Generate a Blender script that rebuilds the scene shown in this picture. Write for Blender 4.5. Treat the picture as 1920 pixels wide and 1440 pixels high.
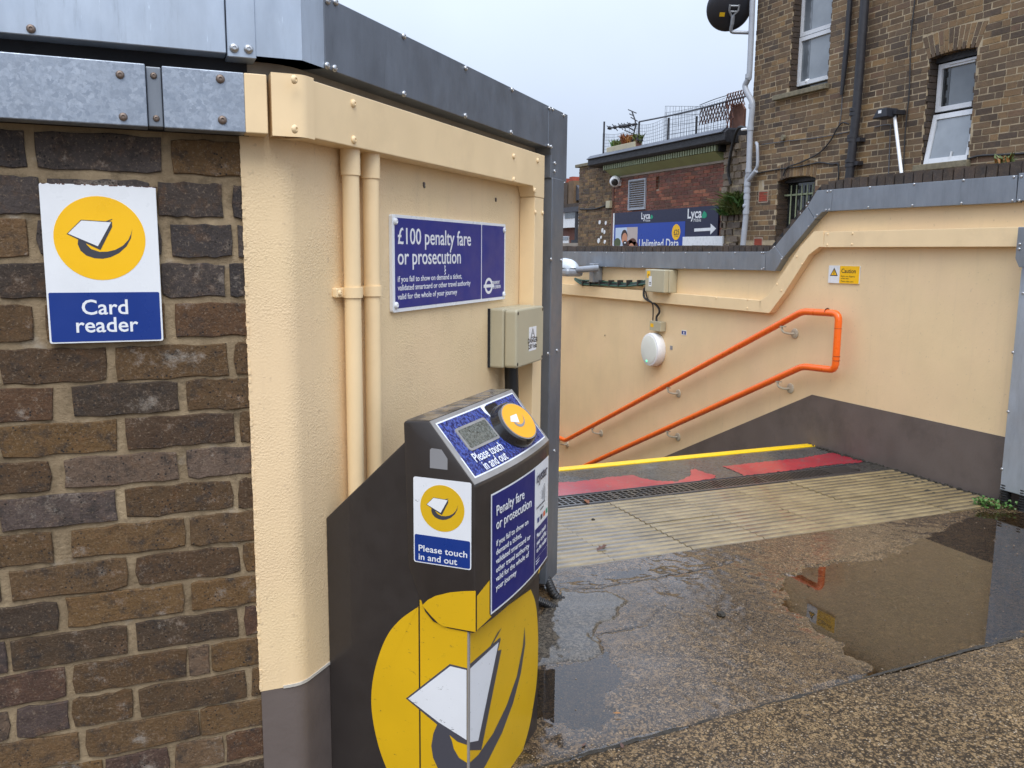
import bpy, bmesh, math, random
import numpy as np
from mathutils import Matrix, Vector, noise as mnoise
random.seed(7)
rnd = random.random
def U(a, b): return random.uniform(a, b)
S = bpy.context.scene
for o in list(bpy.data.objects): bpy.data.objects.remove(o)

# ------------------------------------------------------------------ camera
FPX, PITCH, ROLL, YAW = 1618.0, math.radians(8.66), math.radians(-.56), math.radians(22.7)
EYE = np.array([0, 0, 1.32])
_f = np.array([math.sin(YAW)*math.cos(PITCH), math.cos(YAW)*math.cos(PITCH), -math.sin(PITCH)])
_r = np.array([math.cos(YAW), -math.sin(YAW), 0]); _d = np.cross(_f, _r)
CR = math.cos(ROLL)*_r+math.sin(ROLL)*_d; CD = -math.sin(ROLL)*_r+math.cos(ROLL)*_d
cam = bpy.data.cameras.new('camera'); camo = bpy.data.objects.new('camera', cam); S.collection.objects.link(camo)
cam.sensor_width = 36; cam.lens = FPX*36/1920; cam.clip_start = .05; cam.clip_end = 500
camo.matrix_world = Matrix([[CR[i], -CD[i], -_f[i], EYE[i]] for i in range(3)]+[[0, 0, 0, 1]])
S.camera = camo
S.render.resolution_x, S.render.resolution_y = 1024, 768

# ------------------------------------------------------------------ sky and sun (overcast)
SUN_EL, SUN_AZ = math.radians(52), math.radians(-157)     # azimuth from +Y towards +X
W = bpy.data.worlds.new('World'); S.world = W; W.use_nodes = True
nt = W.node_tree; N = nt.nodes; L = nt.links; N.clear()
wo = N.new('ShaderNodeOutputWorld'); bg = N.new('ShaderNodeBackground'); L.new(bg.outputs[0], wo.inputs[0])
sk = N.new('ShaderNodeTexSky'); sk.sky_type = 'NISHITA'; sk.sun_disc = False
sk.sun_elevation = SUN_EL; sk.sun_rotation = SUN_AZ; sk.air_density = 1.0; sk.dust_density = 3.0
tc = N.new('ShaderNodeTexCoord'); sep = N.new('ShaderNodeSeparateXYZ'); L.new(tc.outputs['Generated'], sep.inputs[0])
mr = N.new('ShaderNodeMapRange'); L.new(sep.outputs[2], mr.inputs[0])   # overcast sky: brighter to the zenith
mr.inputs[1].default_value = 0; mr.inputs[2].default_value = 1; mr.inputs[3].default_value = 4.55; mr.inputs[4].default_value = 17.0
cn = N.new('ShaderNodeTexNoise'); cn.inputs['Scale'].default_value = 1.7; cn.inputs['Detail'].default_value = 5; L.new(tc.outputs['Generated'], cn.inputs[0])
cr = N.new('ShaderNodeMapRange'); L.new(cn.outputs[0], cr.inputs[0]); cr.inputs[1].default_value = .3; cr.inputs[2].default_value = .7; cr.inputs[3].default_value = .88; cr.inputs[4].default_value = 1.1
mu = N.new('ShaderNodeMath'); mu.operation = 'MULTIPLY'; L.new(mr.outputs[0], mu.inputs[0]); L.new(cr.outputs[0], mu.inputs[1])
vm = N.new('ShaderNodeVectorMath'); vm.operation = 'SCALE'; vm.inputs[0].default_value = (.79, .90, 1.10); L.new(mu.outputs[0], vm.inputs['Scale'])
mx = N.new('ShaderNodeMix'); mx.data_type = 'RGBA'; mx.inputs[0].default_value = .9
L.new(sk.outputs[0], mx.inputs[6]); L.new(vm.outputs[0], mx.inputs[7]); L.new(mx.outputs[2], bg.inputs[0]); bg.inputs[1].default_value = .1
sun = bpy.data.lights.new('sun', 'SUN'); sun.energy = 1.5; sun.angle = math.radians(40); sun.color = (1, .97, .92)
suno = bpy.data.objects.new('sun', sun); S.collection.objects.link(suno)
sd = Vector((math.sin(SUN_AZ)*math.cos(SUN_EL), math.cos(SUN_AZ)*math.cos(SUN_EL), math.sin(SUN_EL)))
suno.rotation_euler = sd.to_track_quat('Z', 'Y').to_euler()
S.view_settings.view_transform = 'Standard'; S.view_settings.look = 'None'; S.view_settings.exposure = .5; S.view_settings.gamma = 1
S.view_settings.use_curve_mapping = False
S.render.engine = 'CYCLES'
S.cycles.max_bounces = 8; S.cycles.transparent_max_bounces = 12

# ------------------------------------------------------------------ materials
def sr(r, g, b):
    f = lambda c: c/12.92 if c <= .04045 else ((c+.055)/1.055)**2.4
    return (f(r/255), f(g/255), f(b/255))
MATS = {}
class NT:
    def __init__(s, name):
        s.m = bpy.data.materials.new(name); s.m.use_nodes = True; s.t = s.m.node_tree; s.p = s.t.nodes['Principled BSDF']
        s.c = s.t.nodes.new('ShaderNodeTexCoord').outputs['Object']; MATS[name] = s.m
    def n(s, typ, **k):
        x = s.t.nodes.new(typ)
        for a, b in k.items(): setattr(x, a, b)
        return x
    def l(s, a, b): s.t.links.new(a, b)
    def noise(s, scale, detail=4, rough=.55, co=None, stretch=None):
        x = s.n('ShaderNodeTexNoise'); x.inputs['Scale'].default_value = scale; x.inputs['Detail'].default_value = detail; x.inputs['Roughness'].default_value = rough
        c = co or s.c
        if stretch:
            mp = s.n('ShaderNodeMapping'); mp.inputs['Scale'].default_value = stretch; s.l(c, mp.inputs[0]); c = mp.outputs[0]
        s.l(c, x.inputs[0]); return x.outputs[0]
    def voro(s, scale, feature='F1', out=0, rand=1):
        x = s.n('ShaderNodeTexVoronoi', feature=feature); x.inputs['Scale'].default_value = scale; x.inputs['Randomness'].default_value = rand; s.l(s.c, x.inputs[0]); return x.outputs[out]
    def ramp(s, v, stops, interp='LINEAR'):
        x = s.n('ShaderNodeValToRGB'); r = x.color_ramp; r.interpolation = interp
        while len(r.elements) < len(stops): r.elements.new(.5)
        for e, (p, c) in zip(r.elements, stops):
            e.position = p; e.color = (*c, 1) if len(c) == 3 else c
        s.l(v, x.inputs[0]); return x.outputs[0]
    def rng(s, v, a, b, c=0., d=1.):
        x = s.n('ShaderNodeMapRange'); s.l(v, x.inputs[0])
        for i, q in zip((1, 2, 3, 4), (a, b, c, d)): x.inputs[i].default_value = q
        return x.outputs[0]
    def mix(s, f, a, b, mode='MIX'):
        x = s.n('ShaderNodeMix', data_type='RGBA', blend_type=mode); x.clamp_factor = True
        for i, v in ((0, f), (6, a), (7, b)):
            if isinstance(v, (int, float)): x.inputs[i].default_value = v
            elif isinstance(v, tuple): x.inputs[i].default_value = (*v[:3], 1)
            else: s.l(v, x.inputs[i])
        return x.outputs[2]
    def math(s, op, a, b=None):
        x = s.n('ShaderNodeMath', operation=op)
        for i, v in ((0, a), (1, b)):
            if v is None: continue
            if isinstance(v, (int, float)): x.inputs[i].default_value = v
            else: s.l(v, x.inputs[i])
        return x.outputs[0]
    def bump(s, h, strength=.5, dist=.002, prev=None, to='Normal'):
        x = s.n('ShaderNodeBump'); x.inputs['Strength'].default_value = strength; x.inputs['Distance'].default_value = dist
        s.l(h, x.inputs['Height'])
        if prev: s.l(prev, x.inputs['Normal'])
        s.l(x.outputs[0], s.p.inputs[to]); return x.outputs[0]
    def set(s, **k):
        for a, v in k.items():
            i = s.p.inputs[a.replace('_', ' ')]
            if isinstance(v, (int, float)): i.default_value = v
            elif isinstance(v, tuple): i.default_value = (*v[:3], 1)
            else: s.l(v, i)
        return s
    def attr(s, name): return s.n('ShaderNodeAttribute', attribute_name=name).outputs['Fac']
def mulc(c, k): return tuple(min(1, x*k) for x in c)
def plain(name, col, rough=.5, metal=0., var=.1, scale=12, bump=.15, bscale=120, dist=.0008, coat=0., spec=.5, dirt=None):
    t = NT(name); nz = t.noise(scale, 6)
    c = t.ramp(nz, [(.3, mulc(col, 1-var)), (.7, mulc(col, 1+var))])
    if dirt: c = t.mix(t.rng(t.noise(scale*.6, 8, .7), .52, .75, 0, dirt[1]), c, dirt[0])
    t.set(Base_Color=c, Roughness=t.rng(t.noise(scale*2, 4), .3, .7, max(0, rough-.08), min(1, rough+.08)), Metallic=metal, Coat_Weight=coat, Specular_IOR_Level=spec)
    if bump: t.bump(t.noise(bscale, 3), bump, dist)
    return t.m

CREAM = (.80, .605, .355)
def cream(name, stip, dist, und):
    t = NT(name)
    c = t.ramp(t.noise(3, 5), [(.3, mulc(CREAM, .94)), (.7, mulc(CREAM, 1.04))])
    c = t.mix(t.rng(t.noise(1.3, 7, .65, stretch=(1, 1, .25)), .55, .8, 0, .25), c, (.56, .42, .27))     # faint rain staining
    c = t.mix(t.rng(t.noise(60, 2), .68, .74, 0, .35), c, (.42, .31, .2))
    c = t.mix(t.rng(t.noise(9, 6, .7, stretch=(2.5, 2.5, .12)), .57, .75, 0, .2), c, (.52, .40, .26))
    c = t.mix(t.rng(t.noise(4, 9, .8), .60, .70, 0, .3), c, (.86, .70, .46))
    c = t.mix(t.rng(t.noise(26, 8, .8), .665, .70, 0, .45), c, (.33, .25, .17))
    c = t.mix(t.rng(t.noise(2.3, 3), .45, .6, 0, .12), c, (.86, .58, .40))
    t.set(Base_Color=c, Roughness=.48)
    a = t.bump(t.noise(9, 4), .5, und)
    h = t.math('MULTIPLY', t.rng(t.noise(stip, 3, .6), .38, .75), t.rng(t.noise(7, 3), .35, .6, .25, 1))
    t.bump(h, .8, dist, a)
    return t.m
cream('cream_stipple', 210, .0013, .0016); cream('cream_smooth', 70, .0004, .003)
plain('cream_metal', mulc(CREAM, 1.04), .42, 0, .04, 5, .12, 40, .001, dirt=((.4, .28, .16), .22))
plain('plinth_grey', sr(100, 90, 85), .5, 0, .1, 6, .35, 60, .002, dirt=((.06, .05, .045), .6))

def galv(name, lo, hi, rough, metal):
    t = NT(name)
    sp = t.n('ShaderNodeTexVoronoi'); sp.inputs['Scale'].default_value = 120
    dn = t.n('ShaderNodeTexNoise'); dn.inputs['Scale'].default_value = 90; t.l(t.c, dn.inputs[0]); dm = t.n('ShaderNodeVectorMath', operation='MULTIPLY_ADD'); t.l(dn.outputs['Color'], dm.inputs[0]); dm.inputs[1].default_value = (.016,)*3; t.l(t.c, dm.inputs[2]); t.l(dm.outputs[0], sp.inputs[0])
    g = t.n('ShaderNodeSeparateColor'); t.l(sp.outputs['Color'], g.inputs[0])
    base = t.mix(t.math('MULTIPLY', g.outputs[0], t.rng(t.noise(30, 3), .3, .7, .4, 1.)), lo, hi)
    st = t.rng(t.noise(7, 7, .7, stretch=(3, 3, .5)), .5, .8, 0, .5)
    base = t.mix(st, base, mulc(lo, .7)); base = t.mix(t.rng(t.noise(160, 3, .7), .45, .7, 0, .5), base, mulc(lo, .8))
    t.set(Base_Color=base, Metallic=metal, Roughness=t.rng(g.outputs[1], 0, 1, rough-.06, rough+.1))
    t.bump(t.noise(3, 3), .15, .01)
    return t.m
galv('galvanised', (.27, .31, .37), (.43, .48, .55), .38, .5)
def sheet(name, col, rough, metal):
    t = NT(name)
    c = t.ramp(t.noise(5, 7, .65, stretch=(2, 2, .7)), [(.25, mulc(col, .8)), (.75, mulc(col, 1.18))])
    c = t.mix(t.rng(t.noise(16, 7, .75, stretch=(4, 4, .35)), .56, .75, 0, .45), c, mulc(col, .5))       # run marks
    c = t.mix(t.rng(t.noise(45, 5, .7, stretch=(3, 3, .3)), .66, .74, 0, .5), c, mulc(col, 1.9))
    t.set(Base_Color=c, Metallic=metal, Roughness=t.rng(t.noise(12, 5), .3, .7, rough-.08, rough+.1))
    t.bump(t.noise(2.5, 2), .2, .012)
    return t.m
sheet('grey_sheet', (.24, .265, .30), .42, .55)
sheet('slate_sheet', (.17, .19, .222), .42, .5)
sheet('bright_sheet', (.42, .48, .56), .4, .55)
plain('bolt_steel', (.5, .5, .5), .3, .9, .1, 40, 0)
plain('bolt_rusty', (.22, .17, .14), .5, .6, .3, 90, .2)
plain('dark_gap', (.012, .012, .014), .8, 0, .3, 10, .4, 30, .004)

def brickmat(name, stops, eff=.5, soot=.4, pit=.6, fine=1., wet=0.):
    t = NT(name)
    c = t.ramp(t.attr('rnd'), stops)
    c = t.mix(t.rng(t.noise(14*fine, 6, .7), .35, .7), c, t.mix(.4, c, (.17, .10, .05), 'MIX'))
    c = t.mix(t.rng(t.noise(22*fine, 8, .75), .52, .72, 0, soot), c, (.035, .028, .026))
    c = t.mix(t.rng(t.noise(9*fine, 9, .8), .60, .80, 0, eff), c, (.40, .38, .37))
    c = t.mix(t.rng(t.noise(1.1, 6, .6), .46, .68, 0, soot*.75), c, mulc((.05, .04, .034), .9))
    pits = t.rng(t.voro(75*fine), .10, .22, pit, 0)
    gate = t.rng(t.noise(18*fine, 2), .52, .62)
    c = t.mix(t.math('MULTIPLY', pits, gate), c, (.015, .012, .011))
    c = t.mix(t.rng(t.noise(160*fine, 3, .7), .5, .75, 0, .25), c, (.26, .19, .12))
    c = t.mix(t.rng(t.noise(120*fine, 4, .8), .52, .7, 0, .4), c, (.03, .022, .018))
    t.set(Base_Color=c, Roughness=t.rng(t.noise(6*fine, 4), .35, .65, .6, .85), Coat_Weight=wet, Coat_Roughness=.35)
    a = t.bump(t.noise(45*fine, 6, .7), .6, .004/fine)
    t.bump(t.math('MULTIPLY', pits, gate), -.7, .004/fine, a)
    return t.m
brickmat('brick_stock', [(0, sr(54, 46, 44)), (.12, sr(72, 62, 60)), (.25, sr(76, 56, 38)), (.45, sr(90, 65, 36)), (.6, sr(84, 57, 38)), (.72, sr(76, 60, 56)), (.85, sr(106, 74, 36)), (1, sr(104, 90, 80))], .42, .75, 1., 1, .0)
def rough_brick():
    t = NT('brick_near')
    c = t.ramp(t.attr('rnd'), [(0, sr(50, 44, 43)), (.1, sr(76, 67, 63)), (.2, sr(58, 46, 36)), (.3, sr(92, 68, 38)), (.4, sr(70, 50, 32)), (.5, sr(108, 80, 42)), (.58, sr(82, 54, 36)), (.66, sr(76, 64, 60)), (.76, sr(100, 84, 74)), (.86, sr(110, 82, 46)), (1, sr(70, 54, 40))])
    c = t.mix(t.rng(t.noise(26, 5, .7), .52, .66, 0, .4), c, sr(112, 76, 40))                 # ochre burn
    c = t.mix(t.rng(t.noise(17, 8, .78), .50, .64, 0, .85), c, (.022, .017, .015))            # dark crust
    c = t.mix(t.rng(t.noise(13, 9, .82), .565, .68, 0, .6), c, (.38, .35, .30))              # bloom
    c = t.mix(t.rng(t.noise(230, 4, .75), .5, .72, 0, .55), c, (.025, .019, .015))
    c = t.mix(t.rng(t.noise(190, 3, .7), .56, .72, 0, .5), c, (.32, .24, .16))
    pits = t.math('MULTIPLY', t.rng(t.voro(105), .14, .26, 1, 0), t.rng(t.noise(15, 2), .47, .56))
    c = t.mix(pits, c, (.012, .009, .008))
    t.set(Base_Color=c, Roughness=.78)
    a = t.bump(t.noise(24, 8, .75), 1., .010); a = t.bump(t.noise(150, 5, .7), .8, .0025, a); t.bump(pits, -1., .005, a)
rough_brick()
brickmat('brick_house', [(0, sr(54, 44, 38)), (.15, sr(92, 74, 54)), (.3, sr(64, 52, 42)), (.5, sr(124, 98, 66)), (.65, sr(100, 80, 58)), (.85, sr(146, 116, 74)), (1, sr(96, 72, 58))], .12, .5, .4, .55)
brickmat('brick_red', [(0, sr(88, 48, 42)), (.4, sr(112, 58, 48)), (.7, sr(126, 66, 52)), (.9, sr(150, 84, 62)), (1, sr(188, 120, 88))], .2, .5, .3, .4)
brickmat('brick_sooty', [(0, sr(30, 26, 25)), (.5, sr(42, 36, 34)), (1, sr(58, 47, 42))], .25, .6, .4, .8)
brickmat('rubble', [(0, sr(92, 84, 76)), (.5, sr(120, 108, 96)), (1, sr(150, 138, 122))], .4, .75, .4, .5)
def mortar(name, a, b, sc, dist):
    t = NT(name)
    c = t.ramp(t.noise(7*sc, 7, .7), [(.3, a), (.7, b)])
    c = t.mix(t.rng(t.noise(20*sc, 7, .7), .52, .75, 0, .75), c, mulc(a, .3))
    c = t.mix(t.rng(t.noise(11*sc, 5), .62, .75, 0, .5), c, (.5, .47, .42))
    t.set(Base_Color=c, Roughness=.85); t.bump(t.noise(60*sc, 6, .75), .9, dist); return t.m
mortar('mortar', (.17, .12, .066), (.42, .315, .19), 1, .008)
mortar('mortar_house', (.30, .235, .15), (.50, .405, .27), .6, .004)
mortar('mortar_red', (.26, .19, .14), (.44, .35, .27), .6, .006)

# flat print colours
for nm, c, ro in (('print_white', (.76, .78, .80), .3), ('print_yellow', sr(246, 190, 10), .32), ('print_blue', sr(18, 52, 128), .3), ('print_violet', sr(14, 32, 124), .4), ('print_deep', sr(18, 26, 104), .45),
                  ('print_dark', sr(62, 62, 70), .35), ('print_navy', sr(28, 32, 62), .35), ('print_ad_blue', sr(28, 66, 160), .35), ('print_green', sr(20, 150, 112), .4),
                  ('print_black', (.015, .015, .017), .4), ('print_grey', (.25, .25, .26), .4), ('print_mustard', sr(214, 172, 28), .34), ('print_amber', sr(246, 172, 50), .35), ('print_orange', sr(222, 96, 40), .4), ('print_skin', sr(196, 136, 104), .5),
                  ('print_hair', sr(52, 34, 28), .5), ('print_sky', sr(190, 206, 226), .5), ('print_stone', sr(186, 172, 166), .5), ('print_shirt', sr(160, 178, 206), .5), ('print_leaf', sr(80, 90, 60), .6), ('print_curl', sr(92, 52, 36), .5)):
    plain(nm, c, ro, 0, .025, 8, .04, 60, .0004, dirt=(mulc(c, .55), .18))
def scuffed(name, col, ro, dark, amt):
    t = NT(name); c = t.ramp(t.noise(6, 6), [(.3, mulc(col, .95)), (.7, mulc(col, 1.04))])
    sc = t.rng(t.noise(38, 8, .8, stretch=(1, 1, 2.2)), .625, .645, 0, amt)
    c = t.mix(sc, c, dark)
    t.set(Base_Color=c, Roughness=ro); t.bump(t.noise(50, 3), .05, .0005); return t.m
scuffed('vinyl_yellow', sr(214, 170, 22), .34, (.06, .045, .03), .8)
scuffed('vinyl_white', (.72, .74, .77), .34, (.05, .05, .05), .85)
scuffed('vinyl_grey', sr(72, 72, 80), .36, (.03, .03, .03), .4)
t = NT('wet_blue')      # blue film with rain drops on it
c = t.mix(t.rng(t.noise(130, 4, .6), .45, .6), sr(28, 36, 96), sr(66, 86, 168))
t.set(Base_Color=c, Roughness=.14, Coat_Weight=.6, Coat_Roughness=.04); t.bump(t.rng(t.noise(130, 4, .6), .45, .6), .45, .0016)
plain('validator_paint', sr(56, 51, 49), .38, .25, .06, 10, .08, 220, .0005, coat=.25, dirt=((.02, .018, .016), .35))
plain('validator_edge', sr(150, 147, 144), .35, .15, .1, 14, .1, 160, .0008, coat=.4)
t = NT('wet_top'); t.set(Base_Color=t.ramp(t.noise(14, 5), [(.35, sr(58, 54, 52)), (.65, sr(126, 122, 120))]), Metallic=.3, Roughness=t.rng(t.noise(30, 5), .4, .6, .08, .4)); t.bump(t.noise(60, 4), .4, .002)
plain('black_plastic', (.016, .016, .018), .22, 0, .1, 30, .05, coat=.3)
plain('black_rubber', (.014, .014, .015), .42, 0, .15, 30, .1)
t = NT('wet_lcd'); t.set(Base_Color=t.ramp(t.noise(170, 4, .7), [(.35, (.045, .05, .042)), (.62, (.20, .215, .19))]), Roughness=.12, Coat_Weight=1., Coat_Roughness=.03); t.bump(t.rng(t.voro(300), 0, .5), .9, .002)
plain('box_plastic', sr(176, 168, 142), .42, 0, .06, 7, .06, dirt=((.24, .20, .13), .3))
plain('pvc_white', (.36, .385, .43), .35, 0, .06, 6, .05, dirt=((.25, .24, .22), .35))
plain('upvc', (.62, .64, .67), .3, 0, .04, 8, .03, dirt=((.35, .34, .3), .25))
plain('cast_iron', (.022, .022, .027), .5, 0, .25, 12, .3, 60, .002)
plain('orange_paint', sr(244, 104, 20), .32, 0, .04, 20, 0, coat=.25)
plain('grate_iron', (.055, .048, .042), .35, .2, .3, 40, .2, coat=.5)
plain('bracket_paint', sr(186, 178, 158), .4, 0, .08, 30, .1)
plain('lamp_white', (.78, .79, .80), .25, 0, .03, 8, .02)
t = NT('lamp_diffuser'); t.set(Base_Color=(.72, .74, .68), Roughness=.35, Subsurface_Weight=0.)
t = NT('led_green'); t.set(Base_Color=(.1, .7, .35), Emission_Color=(.15, 1., .5), Emission_Strength=.8)
plain('lamp_grey', (.30, .32, .35), .4, .4, .1, 12, .05)
plain('lamp_lens', (.5, .54, .58), .12, 0, .1, 30, .1, coat=.8)
def glassmat(name, lo, hi, sc):
    t = NT(name); t.set(Base_Color=t.ramp(t.noise(sc, 4, .5), [(.35, lo), (.65, hi)]), Roughness=.06, Specular_IOR_Level=.7, Coat_Weight=.5, Coat_Roughness=.02); return t.m
glassmat('glass_dull', (.085, .10, .115), (.15, .17, .19), 2.2); glassmat('glass_dark', (.012, .015, .016), (.03, .034, .036), 3); glassmat('glass_frost', (.19, .215, .24), (.26, .29, .32), 3)
plain('stone_sill', sr(120, 112, 92), .8, 0, .25, 20, .8, 60, .006, dirt=((.07, .075, .05), .7))
plain('rubble_grit', (.20, .15, .10), .7, 0, .7, 60, .2)
plain('stone_lip', (.5, .47, .41), .8, 0, .2, 40, .5, 90, .003)
plain('lead', (.09, .10, .125), .45, .3, .25, 9, .4, 20, .01)
plain('tar', (.022, .022, .026), .55, 0, .3, 9, .8, 25, .012)
plain('green_paint', sr(150, 158, 112), .6, 0, .12, 3, .2, 20, .004, dirt=((.16, .15, .1), .4))
plain('dentil_paint', sr(134, 142, 112), .6, 0, .12, 9, .1)
plain('render_grey', sr(150, 140, 128), .8, 0, .15, 6, .5, 30, .008)
plain('rust', sr(92, 56, 44), .7, 0, .25, 25, .2)
plain('wire_grey', (.12, .13, .15), .5, .5, .1, 20, 0)
plain('wood_brown', sr(110, 76, 62), .8, 0, .25, 12, .4, 40, .004)
plain('cable_black', (.02, .02, .022), .5, 0, .2, 20, .1)
plain('cable_green', (.03, .09, .06), .5, 0, .2, 20, .1)
plain('dirt_dark', (.03, .025, .018), .8, 0, .5, 60, .9, 120, .006)
for nm, c in (('leaf_green', (.07, .16, .03)), ('leaf_olive', (.10, .13, .03)), ('leaf_rust', (.22, .075, .025)), ('leaf_ochre', (.30, .13, .03)), ('leaf_brown', (.11, .055, .04))): plain(nm, c, .55, 0, .3, 60, .2)
plain('dish_grey', (.022, .024, .032), .45, 0, .1, 5, .05)
plain('slate', (.06, .06, .07), .6, 0, .2, 8, .3)
plain('terracotta', sr(150, 70, 52), .8, 0, .15, 10, .3)

# wet ground
def wetmat(name, lo, mid, hi, chip, agg, coatr):
    t = NT(name)
    big = t.noise(1.7, 6, .6); fn = t.noise(agg*.25, 6, .75)
    c = t.ramp(fn, [(.28, lo), (.5, mid), (.74, hi)])
    c = t.mix(t.rng(big, .4, .66, 0, .45), c, mulc(lo, .9))
    v = t.n('ShaderNodeTexVoronoi'); v.inputs['Scale'].default_value = agg; t.l(t.c, v.inputs[0])
    g = t.n('ShaderNodeSeparateColor'); t.l(v.outputs['Color'], g.inputs[0])
    peb = t.math('MULTIPLY', t.rng(v.outputs[0], .25, .42, 1, 0), t.rng(g.outputs[0], chip, chip+.05))
    pc = t.ramp(g.outputs[1], [(0, (.07, .045, .026)), (.35, (.25, .165, .09)), (.62, (.36, .26, .15)), (.84, (.15, .13, .11)), (.985, (.45, .38, .29))])
    c = t.mix(peb, c, pc)
    dk = t.math('MULTIPLY', t.rng(v.outputs[0], .3, .5, 0, 1), t.rng(g.outputs[2], .35, .4))
    c = t.mix(t.math('MULTIPLY', dk, .85), c, mulc(lo, .3))
    c = t.mix(t.rng(t.noise(agg*.9, 3, .7), .52, .66, 0, .8), c, mulc(lo, .45))
    wet = t.rng(t.math('ADD', t.attr('wet'), t.math('MULTIPLY', t.math('SUBTRACT', t.noise(5, 6, .65), .5), .9)), 0, 1)
    dry = t.math('SUBTRACT', 1., wet)
    c = t.mix(t.math('MULTIPLY', wet, .55), c, t.mix(1., c, (.42, .36, .32), 'MULTIPLY'))
    t.set(Base_Color=c, Roughness=.75, Specular_IOR_Level=.2, Coat_Weight=t.rng(wet, 0, 1, .06, 1), Coat_IOR=1.5, Coat_Roughness=t.rng(wet, .1, 1, .34, coatr*.4))
    a = t.bump(v.outputs[0], -.7, .006); a = t.bump(fn, .6, .006, a)
    t.bump(t.math('MULTIPLY', t.noise(agg*.35, 4, .6), t.rng(dry, 0, 1, .10, 1)), .5, .004, None, 'Coat Normal')
    return t.m
wetmat('wet_aggregate', (.036, .024, .012), (.195, .126, .060), (.45, .305, .150), .45, 150, .12)
wetmat('wet_concrete', (.10, .084, .062), (.18, .155, .115), (.26, .225, .17), .88, 140, .1)
wetmat('wet_landing', (.085, .085, .083), (.13, .13, .125), (.19, .185, .175), .75, 160, .12)
t = NT('wet_tactile')
c = t.ramp(t.noise(5, 7, .7), [(.28, (.125, .090, .040)), (.5, (.235, .175, .080)), (.72, (.33, .255, .122))])
c = t.mix(t.rng(t.noise(14, 8, .75, stretch=(.5, 1.2, 1)), .5, .7, 0, .6), c, (.13, .10, .065))
c = t.mix(t.rng(t.noise(170, 3, .7), .55, .75, 0, .5), c, (.08, .065, .045))
t.set(Base_Color=c, Roughness=.55, Coat_Weight=1., Coat_Roughness=t.rng(t.noise(2.4, 4), .4, .6, .08, .26)); t.bump(t.noise(180, 4, .7), .5, .002); t.bump(t.noise(40, 3), .3, .002, None, 'Coat Normal')
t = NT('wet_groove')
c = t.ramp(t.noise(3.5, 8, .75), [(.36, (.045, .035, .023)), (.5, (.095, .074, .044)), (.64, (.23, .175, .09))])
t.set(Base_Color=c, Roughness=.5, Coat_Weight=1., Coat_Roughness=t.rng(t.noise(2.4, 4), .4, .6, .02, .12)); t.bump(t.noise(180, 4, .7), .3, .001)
t = NT('wet_red')
c = t.mix(t.rng(t.noise(3.2, 5), .4, .62), sr(150, 8, 36), sr(172, 26, 42)); c = t.mix(t.rng(t.noise(26, 9, .8), .54, .64, 0, .85), c, (.13, .12, .115))
t.set(Base_Color=c, Roughness=.5, Coat_Weight=.9, Coat_Roughness=.14); t.bump(t.noise(120, 4), .5, .002)
t = NT('nosing_yellow'); t.set(Base_Color=t.mix(t.rng(t.noise(30, 6, .7), .58, .75, 0, .7), sr(250, 205, 0), sr(150, 120, 20)), Roughness=.4, Coat_Weight=.5, Coat_Roughness=.2)
t = NT('water'); t.t.nodes.remove(t.p)      # thin clear film: mirror by Fresnel over what lies below
fr = t.n('ShaderNodeFresnel'); fr.inputs[0].default_value = 1.56
gl = t.n('ShaderNodeBsdfGlossy'); gl.inputs['Roughness'].default_value = .02; gl.inputs['Color'].default_value = (1, 1, 1, 1)
tr = t.n('ShaderNodeBsdfTransparent'); tr.inputs[0].default_value = (.80, .76, .68, 1)
ms = t.n('ShaderNodeMixShader'); t.l(fr.outputs[0], ms.inputs[0]); t.l(tr.outputs[0], ms.inputs[1]); t.l(gl.outputs[0], ms.inputs[2])
bn = t.n('ShaderNodeBump'); bn.inputs['Strength'].default_value = .05; bn.inputs['Distance'].default_value = .002; t.l(t.noise(7, 2), bn.inputs['Height']); t.l(bn.outputs[0], gl.inputs['Normal'])
t.l(ms.outputs[0], t.t.nodes['Material Output'].inputs[0])

# ------------------------------------------------------------------ frames: (s along, o out of the surface, z up)
def ray(x, y): return CR*((x-960)/FPX)+CD*((y-720)/FPX)+_f
class Fr:
    def __init__(f, org, es, eo): f.g = np.array([*org, 0.]); f.s = np.array([*es, 0.]); f.o = np.array([*eo, 0.])
    def P(f, s, o, z):
        q = f.g+f.s*s+f.o*o; return (q[0], q[1], z)
    def px(f, x, y, o=0.):          # survey: where a sight line meets this surface
        d = ray(x, y); p0 = f.g+f.o*o; k = f.o@(p0-EYE)/(f.o@d); q = EYE+d*k
        return float((q-f.g)@f.s), float(q[2])
    def poly(f, pts, o=0.): return [f.px(x, y, o) for x, y in pts]
def gpx(x, y, z=0.):
    d = ray(x, y); q = EYE+d*((z-EYE[2])/d[2]); return float(q[0]), float(q[1])
DA = math.radians(44)
FB = Fr((0, 1.88), (1, 0), (0, -1))                                                     # brick station wall
FD = Fr((.275, 1.88), (math.sin(DA), math.cos(DA)), (math.cos(DA), -math.sin(DA)))      # splayed rendered wall
q = FD.P(.105, 0, 0)
FS = Fr(q[:2], FD.o[:2], -FD.s[:2])                                                     # near side of the card reader
FR = Fr((4.24, 0), (0, 1), (-1, 0))                                                     # wall along the stairs
FH = Fr((8.7, 0), (0, 1), (-1, 0))                                                      # brick house
FL = Fr((10.2, 0), (0, 1), (-1, 0))                                                     # shop building
FT = Fr((15.5, 0), (0, 1), (-1, 0))                                                     # far terrace

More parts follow.
